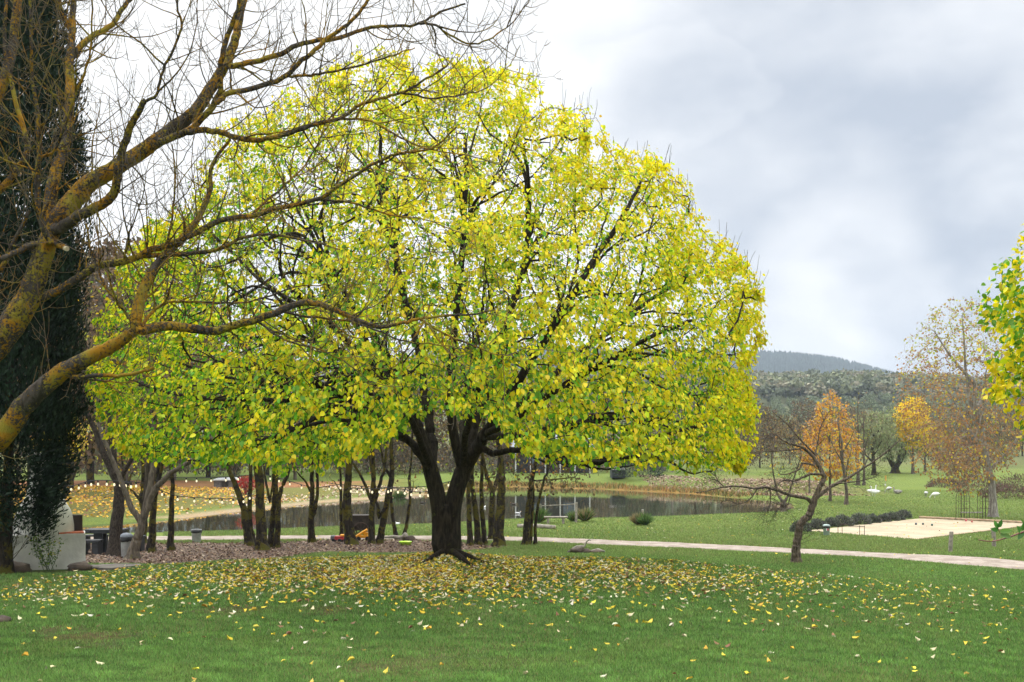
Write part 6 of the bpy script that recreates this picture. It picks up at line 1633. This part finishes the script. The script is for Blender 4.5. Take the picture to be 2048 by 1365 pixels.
    o = leaves('rushes', np.stack([x, y, HT(x, y)], 1), np.random.randn(n, 3) * np.array([.3, .3, .1]) + np.array([0, 0, 1]), np.random.randn(n, 3) + np.array([0, -1, 0]), np.random.uniform(.2, .5, n), pick([(.36, .19, .06), (.16, .19, .04), (.30, .24, .10), (.08, .11, .03)], np.stack([1.2 + 1.5 * (vnoise(x, y, .35, 98) > 0), 1.2 + 0 * x, .8 + 0 * x, .8 + 0 * x], 1), n, .2), GRASSM, None, BLADE, (0, 0, 0), .18)
    tag(o, 'orange brown rushes along the far shore of the pond', 'rushes', kind='stuff')
litter()

def undergrowth():
    np.random.seed(55)
    n = 60000; px = np.random.uniform(60, 1330, n); D = np.random.uniform(118, 152, n); D = np.where(px < 480, np.random.uniform(104, 135, n), D); x = pxw(px, D)
    clump = .5 + .5 * vnoise(x, D, .45, 57); h = (1.0 + 4.8 * clump ** 1.3) * np.random.rand(n) ** .8
    z = HT(x, D) + h
    c = pick([(.10, .065, .045), (.16, .11, .06), (.06, .055, .035), (.10, .12, .04), (.28, .2, .09)], (4, 3, 3, 2, 1), n, .2)
    o = leaves('undergrowth', np.stack([x, D, z], 1), np.random.randn(n, 3) * .5 + np.array([0, 0, .8]), np.random.randn(n, 3) + np.array([0, -1, .3]), np.random.uniform(.22, .5, n), c, LEAFDRY, None, LEAF_Q, (0, 0, 0), .5)
    tag(o, 'brown twiggy undergrowth among the woodland trees beyond the pond', 'undergrowth', kind='stuff')
    n = 420000; y = 34 + 62 * np.random.rand(n) ** 1.4; x = np.random.uniform(-.35, .56, n) * y
    k = (path_dist(x, y) > PW + .1) & (poly_sd(x, y, POND) < -.15) & (poly_sd(x, y, COURT) < 0) & (poly_sd(x, y, MULCH) < 0) & (y < np.interp(x, [-25, 0, 25, 30, 40], [52, 70, 80, 90, 110])); x, y = x[k], y[k]; n = len(x)
    h = np.random.uniform(.05, .10, n); v = (.5 + .5 * vnoise(x, y, .5, 13))[:, None]
    c = (np.array([.135, .215, .05]) * (1 - v) + np.array([.20, .27, .07]) * v) * np.random.uniform(.6, 1.5, (n, 1)); dr = np.random.rand(n) < .07; c[dr] = np.array([.33, .28, .13])
    o = leaves('grass', np.stack([x, y, HT(x, y) - .005], 1), np.stack([np.random.randn(n) * .5, np.random.randn(n) * .5, np.ones(n)], 1), np.random.randn(n, 3) + np.array([0, -1, 0]), h, c, GRASSM, None, BLADE, (0, 0, 0), .35)
    tag(o, 'lawn grass between the path and the pond and on the right', 'grass', kind='stuff')
undergrowth()

# ------------------------------------------------------------------ haze
m = MB(); m.box((200, 1100, 85), (2600, 2300, 180)); t = NT('haze_air')
v = t.node('ShaderNodeVolumePrincipled', {'Color': (.72, .84, 1, 1), 'Density': .00024, 'Anisotropy': .1}); t.l.new(v.outputs[0], t.out.inputs['Volume'])
tag(m.build('haze', t.m), kind='stuff', label='thin blue haze between the lawn and the far hill', cat='haze')
